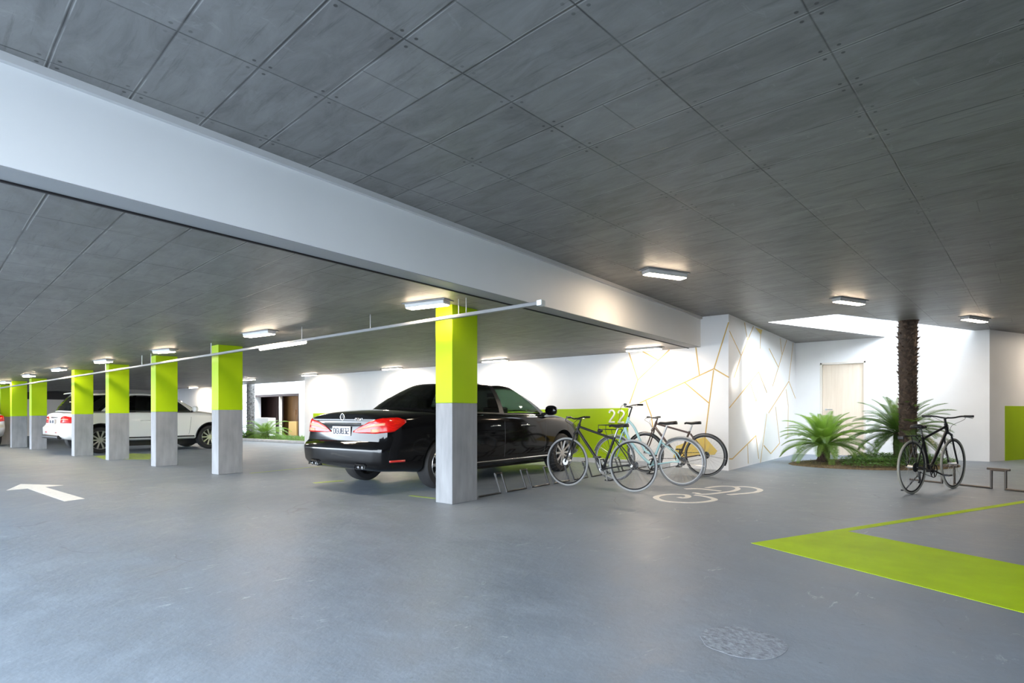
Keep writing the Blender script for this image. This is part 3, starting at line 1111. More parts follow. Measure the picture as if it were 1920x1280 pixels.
def car_body(S, name, paint, parent):
    L = S['L']
    st = [0, .012, .03, .06, .10, .15, .22, .30, .40, .52, .66, .8]
    n = 34
    st += [0.8 + (L - 1.6) * i / n for i in range(1, n)]
    st += [L - a for a in (.8, .66, .52, .40, .30, .22, .15, .10, .06, .03, .012, 0)]
    rings = []
    for x in st:
        s = car_section(S, x)
        left = [Vector((p.x, -p.y, p.z)) for p in s[1:-1]]
        rings.append(s + left[::-1])
    m = len(rings[0])
    k = len(car_section(S, 1.0))
    b = MB()
    b._add([p for r in rings for p in r], [])
    for i in range(len(rings) - 1):
        for j in range(m):
            b.f.append((i * m + j, i * m + (j + 1) % m, (i + 1) * m + (j + 1) % m, (i + 1) * m + j))
            b.mi.append(0)
    for ri, flip in ((0, True), (len(rings) - 1, False)):
        o = ri * m
        for j in range(k - 1):
            a, c = j, j + 1
            la, lc_ = (m - j) % m, (m - j - 1) % m
            if j + 1 == k - 1:
                q_ = (o + a, o + c, o + la) if j else None
            elif j == 0:
                q_ = (o + a, o + c, o + lc_)
            else:
                q_ = (o + a, o + c, o + lc_, o + la)
            if q_:
                b.f.append(q_ if not flip else q_[::-1])
                b.mi.append(0)
    o = b.build(name, [paint, M['trim']], parent, smooth=32)
    bmm = bmesh.new()
    bmm.from_mesh(o.data)
    bmesh.ops.remove_doubles(bmm, verts=bmm.verts, dist=1e-5)
    bmesh.ops.recalc_face_normals(bmm, faces=bmm.faces)
    bmm.to_mesh(o.data)
    bmm.free()
    bvh = BVHTree.FromPolygons([v.co for v in o.data.vertices], [p.vertices[:] for p in o.data.polygons])
    # wheel arches
    cut = MB()
    for x in (S['wr'], S['wf']):
        for sy in (-1, 1):
            prof = [(0, 0), (S['arch'], 0), (S['arch'], 0.50), (0, 0.50)]
            mt_ = Matrix.Translation((x, sy * (S['ty'] - 0.36), S['tr'] + 0.02)) @ Matrix.Rotation(R(-90 * sy), 4, 'X')
            cut.lathe([(S['arch'], 0), (S['arch'], 0.6)], 40, mt_, 1)
    co = cut.build('wheel_arch_cutter', [paint, M['trim']], parent)
    md = o.modifiers.new('arch', 'BOOLEAN')
    md.operation = 'DIFFERENCE'
    md.solver = 'EXACT'
    md.object = co
    apply_mods(o)
    bpy.data.objects.remove(co)
    for p in o.data.polygons:
        p.use_smooth = True
    o.data.set_sharp_from_angle(angle=R(32))
    return o, bvh


def greenhouse(S, paint, parent, gl):
    """glass house: loops at belt and roof joined by glazed bays; returns side base lines"""
    rb0, rb4, rt0, rt4 = [Vector(p) for p in S['rear']]
    fb0, fb4, ft0, ft4 = [Vector(p) for p in S['front']]
    nodes = []

    def half(c, e, n=5):
        out = []
        for i in range(n):
            t = i / (n - 1)
            out.append(Vector((c.x + (e.x - c.x) * t ** 2.2, c.y + (e.y - c.y) * t, c.z + (e.z - c.z) * t ** 2)))
        return out
    rB, rT, fB, fT = half(rb0, rb4), half(rt0, rt4), half(fb0, fb4), half(ft0, ft4)
    seq = []  # (base, top, fill)
    for i in range(5):
        seq.append((rB[i], rT[i], 'rearglass' if i < 4 else 'frame'))
    sd = S['side']
    prev = (rB[4], rT[4])
    for i, s in enumerate(sd):
        bpt, tpt = Vector(s[0:3]), Vector(s[3:6])
        seq.append((bpt, tpt, s[6]))
        nb = (Vector(sd[i + 1][0:3]), Vector(sd[i + 1][3:6])) if i + 1 < len(sd) else (fB[4], fT[4])
        if s[6] == 'glass':
            for k in (1, 2, 3):
                t = k / 4
                seq.append((bpt.lerp(nb[0], t) + Vector((0, .012 * 4 * t * (1 - t), .006 * 4 * t * (1 - t))), tpt.lerp(nb[1], t) + Vector((0, .008 * 4 * t * (1 - t), .012 * 4 * t * (1 - t))), 'glass'))
    for i in range(4, -1, -1):
        seq.append((fB[i], fT[i], 'frontglass'))
    vs_ = [0, .05, .28, .5, .72, .90, 1.0]
    cols = []
    cx = (rb0.x + fb0.x) / 2
    for bs, tp, f in seq:
        col = []
        for v in vs_:
            p = bs.lerp(tp, v)
            bl = 4 * v * (1 - v) * 0.035
            n_ = Vector(((-1 if bs.x < rb4.x + .05 else (1 if bs.x > fb4.x - .05 else 0)), bs.y / .8 * .6, .0))
            if n_.length > 1e-6:
                n_.normalize()
            col.append(p + n_ * bl + Vector((0, 0, bl * .4)))
        cols.append((col, f))
    frames, blacks = {(a, b): MB() for a in (1, -1) for b in (0, 1, 2, 3)}, {1: MB(), -1: MB()}
    glass = {}
    for sgn in (1, -1):
        def mir(p):
            return Vector((p.x, p.y * sgn, p.z))
        run = 0
        black = blacks[sgn]
        bcol = [k for k, c in enumerate(cols) if c[1] == 'pillar'][0]
        for i in range(len(cols) - 1):
            (c0, f), (c1, _) = cols[i], cols[i + 1]
            if f == 'glass' and (i == 0 or cols[i - 1][1] != 'glass'):
                run += 1
            for j in range(len(vs_) - 1):
                quad = [mir(c0[j]), mir(c1[j]), mir(c1[j + 1]), mir(c0[j + 1])]
                if sgn > 0:
                    quad = quad[::-1]
                isg = f in ('glass', 'rearglass', 'frontglass') and 1 <= j <= 4
                if f == 'glass' and not isg and j == 0:
                    black._add(quad, [(0, 1, 2, 3)])
                elif isg:
                    key = f if f != 'glass' else ('side_window', sgn, run)
                    glass.setdefault(key, MB())._add(quad, [(0, 1, 2, 3)])
                elif f == 'pillar':
                    black._add(quad, [(0, 1, 2, 3)])
                else:
                    frames[sgn, (0 if i < 7 else (2 if i > len(cols) - 8 else (1 if i < bcol else 3)))]._add(quad, [(0, 1, 2, 3)])
    # roof
    side_cols = [c for c, f in cols[4:len(cols) - 4]]
    rows = []
    m = len(side_cols)
    for i, c in enumerate(side_cols):
        e = c[-1]
        t = i / (m - 1)
        row = []
        for k in range(-4, 5):
            y = e.y * k / 4
            u = abs(k) / 4
            # blend rear and front edge curves
            xr = cols[4 - 0][0][-1].x
            dxr = cols[abs(k)][0][-1].x - cols[4][0][-1].x
            dxf = cols[len(cols) - 1 - abs(k)][0][-1].x - cols[len(cols) - 5][0][-1].x
            x = e.x + dxr * (1 - t) ** 2 + dxf * t ** 2
            zr = cols[abs(k)][0][-1].z - cols[4][0][-1].z
            zf = cols[len(cols) - 1 - abs(k)][0][-1].z - cols[len(cols) - 5][0][-1].z
            z = e.z + zr * (1 - t) ** 2 + zf * t ** 2 + (S['crown'] + .012) * (1 - u * u) * (1 - (2 * t - 1) ** 2)
            row.append(Vector((x, y, z)))
        rows.append(row)
    rf_ = MB()
    rf_.grid(rows, 0, True)
    rf_.build('roof', paint, parent, smooth=60)
    for sgn in (1, -1):
        for k in (0, 1, 2, 3):
            if frames[sgn, k].f:
                frames[sgn, k].build(('rear_pillar', 'side_pillar', 'front_pillar', 'door_frame')[k], paint, parent, smooth=60)
        blacks[sgn].build('window_seal', M['trim'], parent, smooth=60)
    for key, g in glass.items():
        if key == 'rearglass':
            g.build('rear_window', gl[0], parent, smooth=60)
        elif key == 'frontglass':
            g.build('windscreen', gl[1], parent, smooth=60)
        else:
            g.build('side_window', gl[2] if key[2] > 1 else M['darkglass'], parent, smooth=60)
    return cols


def car_wheel(parent, x, y, S, sgn, spokes=10):
    r, tw = S['tr'], S['tw']
    mt_ = Matrix.Translation((x, y, r)) @ Matrix.Rotation(R(-90 * sgn), 4, 'X')
    rr = r * 0.70
    b = MB()
    prof = [(rr * .97, -tw / 2 + .02), (rr * 1.02, -tw / 2), (r * .93, -tw / 2 + .004), (r * .985, -tw / 2 + .03), (r, -tw / 4), (r, tw / 4), (r * .985, tw / 2 - .03), (r * .93, tw / 2 - .004), (rr * 1.02, tw / 2), (rr * .97, tw / 2 - .02)]
    b.lathe(prof, 40, mt_, 0, False)
    b.lathe([(rr * .97, -tw / 2 + .03), (rr * .97, tw / 2 - .02)], 40, mt_, 0, False)
    w = b.build('wheel', M['rubber'], parent, smooth=40)
    b = MB()
    b.lathe([(rr * 1.0, tw / 2 - .004), (rr * .985, tw / 2 + .001), (rr * .94, tw / 2 - .012), (rr * .92, tw / 2 - .05)], 40, mt_, 0, False)
    b.lathe([(.02, tw / 2 - .018), (.055, tw / 2 - .02), (.07, tw / 2 - .04), (.07, tw / 2 - .08)], 24, mt_, 0, True)
    for i in range(spokes):
        a = 2 * math.pi * i / spokes
        for da in (-.06, .06):
            p = [Vector((math.cos(a + da * 1.6) * .05, math.sin(a + da * 1.6) * .05, tw / 2 - .03)), Vector((math.cos(a + da) * rr * .55, math.sin(a + da) * rr * .55, tw / 2 - .022)), Vector((math.cos(a + da * .9) * rr * .95, math.sin(a + da * .9) * rr * .95, tw / 2 - .012))]
            b.tube(p, [.014, .012, .012], 6, False, 0, mt_)
    b.build('rim', M['alloy'], w, smooth=40)
    b = MB()
    b.lathe([(rr * .90, tw / 2 - .09), (.03, tw / 2 - .085)], 32, mt_, 0, True)
    b.build('brake_disc', M['trim'], w)
    return w


def conform(bvh, C, phis, zlo, zhi, nz=6, off=0.008, sgn=-1):
    """patch that lies on the body: rays towards the vertical line through C, swept by angle from the rear (0) round to the side (90)"""
    P = []
    for ph in phis:
        row = []
        for k in range(nz + 1):
            z = zlo(ph) + (zhi(ph) - zlo(ph)) * k / nz
            d = Vector((-math.cos(R(ph)), sgn * math.sin(R(ph)), 0))
            o_ = Vector((C[0], C[1] * 1, z)) + d * 2.2
            hit, nn, _, _ = bvh.ray_cast(o_, -d)
            if hit is None:
                hit, nn = Vector((C[0], C[1], z)) + d * .5, d
            if nn.dot(d) < 0:
                nn = -nn
            row.append(hit + nn * off)
        P.append(row)
    return P


def side_patch(bvh, pts, off=0.004, sgn=-1):
    """points (x,z) projected on the flank"""
    out = []
    for x, z in pts:
        d = Vector((0, -sgn, 0))
        hit, nn, _, _ = bvh.ray_cast(Vector((x, sgn * 2.0, z)), d)
        if hit is None:
            hit, nn = Vector((x, sgn * .9, z)), -d
        if nn.dot(d) > 0:
            nn = -nn
        out.append(hit + nn * off)
    return out


def patch_obj(P, name, m, parent, th=0.012, smooth=50, flip=False):
    """closed thick patch from a grid of surface points"""
    b = MB()
    b.grid(P, 0, flip)
    o = b.build(name, m, parent, smooth=smooth, solid=th)
    return o


def rear_x(bvh, y, z):
    hit, nn, _, _ = bvh.ray_cast(Vector((-2, y, z)), Vector((1, 0, 0)))
    return hit.x if hit else 0.0


def stroke_text(mb, txt, w, h, th, mtx):
    """block letters from straight strokes, drawn in a local y(right) z(up) plane"""
    G = {'D': [[(0, 0), (0, 1), (.7, 1), (1, .75), (1, .25), (.7, 0), (0, 0)]], 'G': [[(1, .8), (.75, 1), (.25, 1), (0, .75), (0, .25), (.25, 0), (1, 0), (1, .5), (.6, .5)]],
         'U': [[(0, 1), (0, .2), (.3, 0), (.7, 0), (1, .2), (1, 1)]], '8': [[(0, 0), (1, 0), (1, 1), (0, 1), (0, 0)], [(0, .5), (1, .5)]], '3': [[(0, 1), (1, 1), (1, 0), (0, 0)], [(.2, .5), (1, .5)]],
         '2': [[(0, 1), (1, 1), (1, .5), (0, .5), (0, 0), (1, 0)]], '0': [[(0, 0), (1, 0), (1, 1), (0, 1), (0, 0)]], '5': [[(1, 1), (0, 1), (0, .55), (1, .55), (1, 0), (0, 0)]],
         'E': [[(1, 1), (0, 1), (0, 0), (1, 0)], [(0, .5), (.8, .5)]], '6': [[(1, 1), (0, 1), (0, 0), (1, 0), (1, .5), (0, .5)]], ' ': []}
    n = len(txt)
    cw_ = w / n
    for i, c in enumerate(txt):
        for line in G[c]:
            pts = [mtx @ Vector((0, -w / 2 + cw_ * i + cw_ * .14 + p[0] * cw_ * .72, -h / 2 + p[1] * h)) for p in line]
            mb.tube(pts, th, 4)


def make_car(name, label, S, paint, loc, rz, gl, kind='sedan'):
    t = thing(name, label, 'car', loc, rz)
    body, bvh = car_body(S, 'body', paint, t)
    cols = greenhouse(S, paint, t, gl)
    L, ty = S['L'], S['ty']
    for x in (S['wr'], S['wf']):
        for sg in (-1, 1):
            car_wheel(t, x, sg * (ty - S['tw'] / 2 - .005), S, sg)
    # underbody between the wheels
    b = MB()
    b.span((1.5, -.45, .15), (L - .7, .45, S['ZB'][3][1] + .06))
    b.build('underbody', M['trim'], t)
    # seats
    zf = pchip(S['ZT'], (S['wr'] + S['wf']) / 2)
    for x in ((S['wr'] + .85, S['wr'] + 1.80)):
        for y in (-.36, .36):
            b = MB()
            b.box((x, y, zf + .02), (.14, .46, .26), 0, 0)
            b.box((x - .04, y, zf + .21), (.09, .25, .17), 0, 0)
            b.build('seat', M['seatfabric'], t, bevel=.03)
    b = MB()
    fx = S['front'][2][0] + .10
    b.box((fx, 0, S['front'][2][2] - .13), (.03, .22, .075))
    b.tube([(fx + .02, 0, S['front'][2][2] - .1), (fx + .03, 0, S['front'][2][2] - .02)], .008, 6)
    b.build('rear_view_mirror', M['trim'], t, bevel=.01)
    # side mirrors
    ab = Vector(S['front'][1])
    for sg in (-1, 1):
        b = MB()
        P = []
        for i in range(9):
            u = -1 + 2 * i / 8
            row = []
            rr = math.sqrt(max(0, 1 - abs(u) ** 3))
            for j in range(13):
                a = 2 * math.pi * j / 12
                ca, sa = math.cos(a), math.sin(a)
                row.append((ab.x - .14 + .085 * rr * ca * (1 if ca > 0 else .45), sg * (ab.y + .21 + .125 * u), ab.z + .075 + .085 * rr * abs(sa) ** .75 * (1 if sa > 0 else -1)))
            P.append(row)
        b.grid(P, 0, sg < 0)
        mo = b.build('door_mirror', paint, t, smooth=60)
        b = MB()
        b.tube([(ab.x - .14, sg * (ab.y + .02), ab.z), (ab.x - .14, sg * (ab.y + .14), ab.z + .03)], [.03, .02], 8)
        b.build('mirror_arm', M['trim'], mo, smooth=50)
    # door seams, handles, flank trim
    zr = S['ZB'][3][1]
    for sg in (-1, 1):
        bx = [c for c in S['side'] if c[6] == 'pillar'][0][0]
        seams = [[(bx, zr + .14), (bx, .5), (bx, .7), (bx, .93)], [(S['wf'] - .62, zr + .16), (S['wf'] - .60, .5), (S['wf'] - .58, .7), (S['wf'] - .55, .95)],
                 [(S['wr'] + .42, zr + .30), (S['wr'] + .48, .62), (S['wr'] + .40, .8), (S['wr'] + .28, .97)]]
        for s in seams:
            b = MB()
            pts = side_patch(bvh, smooth_pts([(p[0], p[1], 0) for p in s], 4) and [(q.x, q.y) for q in smooth_pts([(p[0], p[1], 0) for p in s], 4)], 0.0, sg)
            b.tube(pts, .0035, 5)
            b.build('door_seam', M['trim'], t)
        for hx in (bx - .23, S['wf'] - .62 - 0.0 - .55 + .0):
            pts = side_patch(bvh, [(hx - .11, .855), (hx - .08, .862), (hx, .865), (hx + .08, .862), (hx + .11, .855)], .022, sg)
            pts[0] = side_patch(bvh, [(hx - .115, .855)], -.004, sg)[0]
            pts[-1] = side_patch(bvh, [(hx + .115, .855)], -.004, sg)[0]
            b = MB()
            b.tube(pts, .013, 8)
            b.build('door_handle', paint if kind == 'suv' else M['chrome'], t, smooth=50)
        xs_ = [S['wr'] + .46 + (S['wf'] - S['wr'] - .92) * i / 12 for i in range(13)]
        b = MB()
        b.tube(side_patch(bvh, [(x, zr + .095) for x in xs_], .002, sg), .009 if kind == 'sedan' else .02, 6)
        b.build('sill_trim', M['chrome'] if kind == 'sedan' else M['trim'], t, smooth=50)
        # bright line under the side windows
        sc = [c for c, f in cols[5:len(cols) - 5]]
        b = MB()
        b.tube([Vector((c[0].x, (c[0].y + .006) * sg, c[0].z + .004)) for c in sc], .008, 6)
        b.build('window_trim', M['chrome'] if kind == 'sedan' else M['trim'], t, smooth=50)
        if kind == 'suv':
            b = MB()
            tp = [c[-1] for c in sc]
            P = [Vector((c.x, (c.y - .02) * sg, c.z + .045)) for c in tp[1:]]
            P = [tp[1] * 1] + P + [tp[-1] * 1]
            P[0] = Vector((tp[1].x - .06, (tp[1].y - .02) * sg, tp[1].z + .005))
            P[-1] = Vector((tp[-1].x + .06, (tp[-1].y - .02) * sg, tp[-1].z + .005))
            b.tube(P, .014, 8)
            b.build('roof_rail', M['steel'], t, smooth=50)
    # tail lamps
    for sg in (-1, 1):
        C = (.55, .55 * sg)
        if kind == 'sedan':
            ph = [-33 + 103 * i / 24 for i in range(25)]

            def lo(p):
                return lin([(-33, .800), (-20, .792), (20, .790), (48, .815), (70, .935)], p)

            def hi(p):
                return lin([(-33, .815), (-20, .875), (5, .945), (30, .985), (55, .992), (70, .962)], p)
            o = patch_obj(conform(bvh, C, ph, lo, hi, 8, .010, sg), 'tail_lamp', M['redlens'], t, .012, 50, sg < 0)
            a = patch_obj(conform(bvh, C, [p for p in ph if -27 < p < 36], lambda p: lo(p) + .50 * (hi(p) - lo(p)), lambda p: lo(p) + .68 * (hi(p) - lo(p)), 2, .0125, sg), 'clear_strip', M['palelens'], o, .004, 50, sg < 0)
            a = patch_obj(conform(bvh, C, [p for p in ph if 8 < p < 30], lambda p: lo(p) + .08 * (hi(p) - lo(p)), lambda p: lo(p) + .32 * (hi(p) - lo(p)), 2, .0125, sg), 'clear_strip', M['palelens'], o, .004, 50, sg < 0)
            # bumper reflector
            pr = [42 + 26 * i / 8 for i in range(9)]
            patch_obj(conform(bvh, C, pr, lambda p: .425, lambda p: .452, 1, .004, sg), 'bumper_reflector', M['red'], t, .006, 50, sg < 0)
        else:
            ph = [-2 + 66 * i / 16 for i in range(17)]

            def lo(p):
                return lin([(-2, .80), (20, .80), (64, .80)], p)

            def hi(p):
                return lin([(-2, .93), (10, .975), (30, .985), (52, .95), (64, .87)], p)
            o = patch_obj(conform(bvh, C, ph, lo, hi, 6, .010, sg), 'tail_lamp', M['redlens'], t, .012, 50, sg < 0)
            patch_obj(conform(bvh, C, [p for p in ph if p < 40], lambda p: lo(p) + .50 * (hi(p) - lo(p)), lambda p: lo(p) + .62 * (hi(p) - lo(p)), 2, .0125, sg), 'clear_strip', M['palelens'], o, .004, 50, sg < 0)
            pr = [-18 + 16 * i / 4 for i in range(5)]
            patch_obj(conform(bvh, C, pr, lambda p: .545, lambda p: .575, 1, .005, sg), 'bumper_reflector', M['red'], t, .006, 50, sg < 0)
        # head lamps
        Cf = (L - .6, .5 * sg)
        P = []
        for i in range(13):
            ph_ = -10 + 75 * i / 12
            row = []
            for k in range(5):
                z = (.62 if kind == 'sedan' else .74) + .05 * i / 12 + (.13) * k / 4
                d = Vector((math.cos(R(ph_)), sg * math.sin(R(ph_)), 0))
                hit, nn, _, _ = bvh.ray_cast(Vector((Cf[0], Cf[1], z)) + d * 2, -d)
                row.append((hit if hit else Vector((Cf[0], Cf[1], z)) + d * .5) + d * .006)
            P.append(row)
        patch_obj(P, 'head_lamp', M['clearlens'], t, .01, 50, sg > 0)
    # rear trim
    if kind == 'sedan':
        pz, ph_, pw = .815, .125, .40
        x0 = min(rear_x(bvh, y, z) for y in (-.2, 0, .2) for z in (pz - .05, pz + .05))
        b = MB()
        b.box((x0 - .006, 0, pz), (.012, pw, ph_))
        pl = b.build('number_plate', M['plate'], t, bevel=.003)
        b = MB()
        stroke_text(b, 'DGU832', pw * .9, ph_ * .56, .006, Matrix.Translation((x0 - .0125, 0, pz)) @ Matrix.Rotation(R(180), 4, 'Z'))
        b.build('plate_lettering', M['plateink'], pl)
        b = MB()
        zz = .915
        b.tube([Vector((rear_x(bvh, y, zz) - .006, y, zz)) for y in [(-.40 + .8 * i / 16) for i in range(17)]], .012, 6)
        b.build('boot_trim', M['chrome'], t, smooth=50)
        ze = 1.005
        xe = rear_x(bvh, 0, ze) - .008
        b = MB()
        b.torus((xe, 0, ze), .043, .006, 'X', 32, 8)
        for i in range(3):
            a = R(90 + 120 * i)
            b.tube([(xe, 0, ze), (xe, .043 * math.cos(a), ze + .043 * math.sin(a))], [.009, .003], 6)
        b.build('badge', M['chrome'], t, smooth=50)
        b = MB()
        xb = rear_x(bvh, -.34, .985) - .006
        stroke_text(b, 'E250', .16, .026, .0038, Matrix.Translation((xb, -.36, .975)) @ Matrix.Rotation(R(180), 4, 'Z'))
        b.build('model_lettering', M['chrome'], t)
        for sg in (-1, 1):
            b = MB()
            zx = .365
            xx = rear_x(bvh, sg * .52, .40)
            loop = [(-.10, -.028), (-.085, .028), (.085, .034), (.11, -.018)]
            pts = [Vector((xx - .012, sg * .52 + p[0] * sg, zx + p[1])) for p in loop]
            b.tube(pts, .008, 6, True)
            b.tube([pts[0] + Vector((.14, 0, 0)), pts[0]], .008, 6)
            for yy in (-.04, .04):
                b.tube([(xx + .25, sg * .52 + yy, zx - .012), (xx - .004, sg * .52 + yy, zx - .012)], .020, 12)
            b.build('exhaust_tip', M['darkchrome'], t, smooth=50)
        # shark fin aerial
        b = MB()
        zr_ = 1.528
        bx = 1.98
        fin = [(-.09, 0), (-.10, .095), (-.085, .095), (-.02, .05), (.10, .0)]
        b.prism([(p[0], p[1]) for p in fin], -.018, .018, 0, Matrix.Translation((bx, 0, zr_)) @ Matrix.Rotation(R(90), 4, 'X'))
        b.build('aerial', M['trim'], t, bevel=.006)
    else:
        x0 = min(rear_x(bvh, y, z) for y in (-.15, .15) for z in (.72, .86))
        b = MB()
        b.box((x0 - .012, 0, .84), (.012, .40, .13))
        pl = b.build('number_plate', M['plate'], t, bevel=.003)
        b = MB()
        stroke_text(b, 'GU 203', .36, .07, .006, Matrix.Translation((x0 - .019, 0, .84)) @ Matrix.Rotation(R(180), 4, 'Z'))
        b.build('plate_lettering', M['plateink'], pl)
        b = MB()
        b.tube([Vector((rear_x(bvh, y, .945) - .006, y, .945)) for y in [(-.3 + .6 * i / 12) for i in range(13)]], .014, 6)
        b.build('tailgate_trim', M['chrome'], t, smooth=50)
        b = MB()
        b.tube([Vector((rear_x(bvh, y, .47) - .004, y, .445)) for y in [(-.72 + 1.44 * i / 16) for i in range(17)]], .055, 8)
        b.build('bumper_skirt', M['trim'], t, smooth=50)
        b = MB()
        tp = Vector(S['rear'][2])
        P = [[Vector((tp.x - .12 + .03 * abs(y), y, tp.z + .005 - .03 * y * y * 2)), Vector((tp.x + .10, y, tp.z + .028 - .03 * y * y * 2))] for y in [(-.55 + 1.1 * i / 10) for i in range(11)]]
        b.grid(P)
        b.build('roof_spoiler', paint, t, smooth=50, solid=.02)
        for sg in (-1, 1):
            for xw in (S['wr'], S['wf']):
                b = MB()
                pts = []
                for i in range(21):
                    a = R(-8 + 196 * i / 20)
                    pts.append((xw + (S['arch'] + .004) * math.cos(a), S['tr'] + .02 + (S['arch'] + .004) * math.sin(a)))
                pts = [p for p in pts if p[1] > .34]
                b.tube(side_patch(bvh, pts, .002, sg), .014, 6)
                b.build('arch_trim', M['trim'], t, smooth=50)
    return t


M['rearglass'] = glass_material('shaded rear glass', (0.34, 0.40, 0.34))
CAR_GLASS = [M['rearglass'], M['glass'], M['glass']]
make_car('car', 'black saloon car parked nose to the white wall behind the front pillar', SEDAN, M['blackpaint'], (4.50, 6.545, 0), 0, CAR_GLASS)
make_car('car', 'white estate car with roof rails parked behind the row of pillars', SUV, M['whitepaint'], (4.15, 18.58, 0), 0, [M['darkglass'], M['glass'], M['darkglass']], 'suv')
make_car('car', 'silver car cut off by the left edge, tail lamps towards the camera', SEDAN, M['silverpaint'], (3.23, 23.55, 0), R(90), CAR_GLASS)


# ------------------------------------------------------------------ bicycles
def make_bike(label, loc, rz, P):
    """local x forward, rear contact point at the origin"""
    t = thing('bicycle', label, 'bicycle', loc, rz)
    r, wbse = P.get('r', .352), P.get('wb', 1.06)
    fm, wm_ = P['frame'], P.get('fork', P['frame'])
    rh, fh = Vector((0, 0, r)), Vector((wbse, 0, r))
    bb = Vector((.45, 0, .285))
    sz = P.get('saddle_z', .93)
    st_top = bb + (Vector((.20, 0, .90)) - bb) * ((P.get('seat_tube', .72) - bb.z) / (.90 - bb.z))
    sd = bb + (Vector((.20, 0, .90)) - bb) * ((sz - .06 - bb.z) / (.90 - bb.z))
    crown = fh + Vector((-.155, 0, .40))
    hd = Vector((-.34, 0, .94)).normalized()
    hb = crown + hd * .03
    ht = crown + hd * P.get('head', .17)
    hz = P.get('bar_z', 1.03)
    stem_top = ht + hd * max(.02, (hz - .02 - ht.z) / hd.z)

    def part(b, name, m, par=t, sm=50):
        return b.build(name, m, par, smooth=sm)
    b = MB()
    b.tube([bb, st_top], .0175, 10)
    b.tube([hb - hd * .01, ht], .021, 10)
    if P.get('step'):
        b.tube(smooth_pts([ht - hd * .05, ht + Vector((-.10, 0, -.17)), Vector((.56, 0, .50)), bb + (st_top - bb) * .42], 5), .019, 10)
        b.tube(smooth_pts([hb + hd * .05, hb + Vector((-.09, 0, -.13)), Vector((.60, 0, .40)), bb], 5), .022, 10)
    else:
        b.tube([st_top - (st_top - bb).normalized() * .03, ht - hd * .04], .0165, 10)
        b.tube([bb, hb + hd * .04], .020, 10)
    for sy in (-1, 1):
        b.tube([bb + Vector((-.03, sy * .03, 0)), rh + Vector((.10, sy * .058, 0)), rh + Vector((0, sy * .062, 0))], .010, 8)
        b.tube([st_top + Vector((-.01, sy * .02, -.04)), rh + Vector((0.07, sy * .055, .12)), rh + Vector((0, sy * .062, 0))], .008, 8)
    b.tube([bb + Vector((0, -.04, 0)), bb + Vector((0, .04, 0))], .024, 12)
    part(b, 'frame', fm)
    b = MB()
    for sy in (-1, 1):
        b.tube(smooth_pts([hb, crown + Vector((0.005, sy * .042, -.01)), crown + Vector((.06, sy * .05, -.17)), fh + Vector((0, sy * .055, 0))], 4), .011, 8)
    part(b, 'fork', wm_)
    for nm, h in (('rear_wheel', rh), ('front_wheel', fh)):
        b = MB()
        b.torus(h, r - .0145, .0145, 'Y', 56, 10)
        w = part(b, nm, P['tyre'])
        b = MB()
        b.torus(h, r - .036, .0095, 'Y', 56, 8)
        part(b, 'rim', P.get('rim', M['bikeblack']), w)
        b = MB()
        b.tube([h + Vector((0, -.05, 0)), h + Vector((0, .05, 0))], .020 if nm == 'rear_wheel' else P.get('fhub', .018), 14)
        b.tube([h + Vector((0, -.07, 0)), h + Vector((0, .07, 0))], .006, 8)
        part(b, 'hub', M['steel'], w)
        b = MB()
        ns = 32
        for i in range(ns):
            a = 2 * math.pi * i / ns
            sy = 1 if i % 2 else -1
            a2 = a + (.9 if (i // 2) % 2 else -.9)
            b.tube([h + Vector((.022 * math.cos(a2), sy * .035, .022 * math.sin(a2))), h + Vector(((r - .055) * math.cos(a), 0, (r - .055) * math.sin(a)))], .0011, 4)
        part(b, 'spokes', M['steel'], w)
    # drive side is the right: y negative
    b = MB()
    b.torus(bb + Vector((0, -.052, 0)), .088, .006, 'Y', 36, 6)
    for i in range(5):
        a = 2 * math.pi * i / 5
        b.tube([bb + Vector((0, -.052, 0)), bb + Vector((.085 * math.cos(a), -.052, .085 * math.sin(a)))], .007, 6)
    ca = R(P.get('crank', -80))
    cdir = Vector((math.cos(ca), 0, math.sin(ca))) * .17
    ck = part(b, 'chainring', M['steel'] if P.get('silverchain') else M['bikeblack'])
    for sy, dr_ in ((-1, 1), (1, -1)):
        b = MB()
        e = bb + Vector((0, sy * .085, 0)) + cdir * dr_
        b.tube([bb + Vector((0, sy * .06, 0)), e], [.013, .010], 8)
        part(b, 'crank', M['steel'] if P.get('silverchain') else M['bikeblack'])
        b = MB()
        b.box(e + Vector((0, sy * .055, 0)), (.09, .085, .022))
        b.build('pedal', M['trim'], t, bevel=.005)
    b = MB()
    b.lathe([(.030, -.012), (.060, -.010), (.062, .0), (.050, .012), (.025, .014)], 24, Matrix.Translation(rh + Vector((0, -.045, 0))) @ Matrix.Rotation(R(90), 4, 'X'))
    part(b, 'sprocket', M['bikeblack'])
    b = MB()
    for sz_, r1, r2 in ((1, .088, .045), (-1, .088, .045)):
        b.tube([bb + Vector((0, -.052, sz_ * r1)), rh + Vector((0, -.05, sz_ * r2))], .0045, 5)
    part(b, 'chain', M['trim'])
    # saddle on its post
    b = MB()
    b.tube([st_top - (st_top - bb).normalized() * .05, sd], .0135, 10)
    part(b, 'seat_post', P.get('post', M['steel']))
    b = MB()
    rows = []
    for i in range(11):
        u = i / 10
        x = -.14 + .27 * u
        hw = lin([(0, .055), (.12, .082), (.35, .070), (.55, .036), (.8, .024), (1, .014)], u)
        top_ = sz + lin([(0, .012), (.25, .008), (.6, -.004), (.9, -.002), (1, -.012)], u)
        row = []
        for j in range(9):
            a = math.pi * j / 8
            row.append((sd.x + x, hw * math.cos(a), top_ - .045 * (1 - math.sin(a) ** .6) * (1.1 - .4 * u)))
        rows.append(row)
    b.grid(rows)
    b._add(rows[0], [tuple(range(8, -1, -1))])
    b._add(rows[-1], [tuple(range(9))])
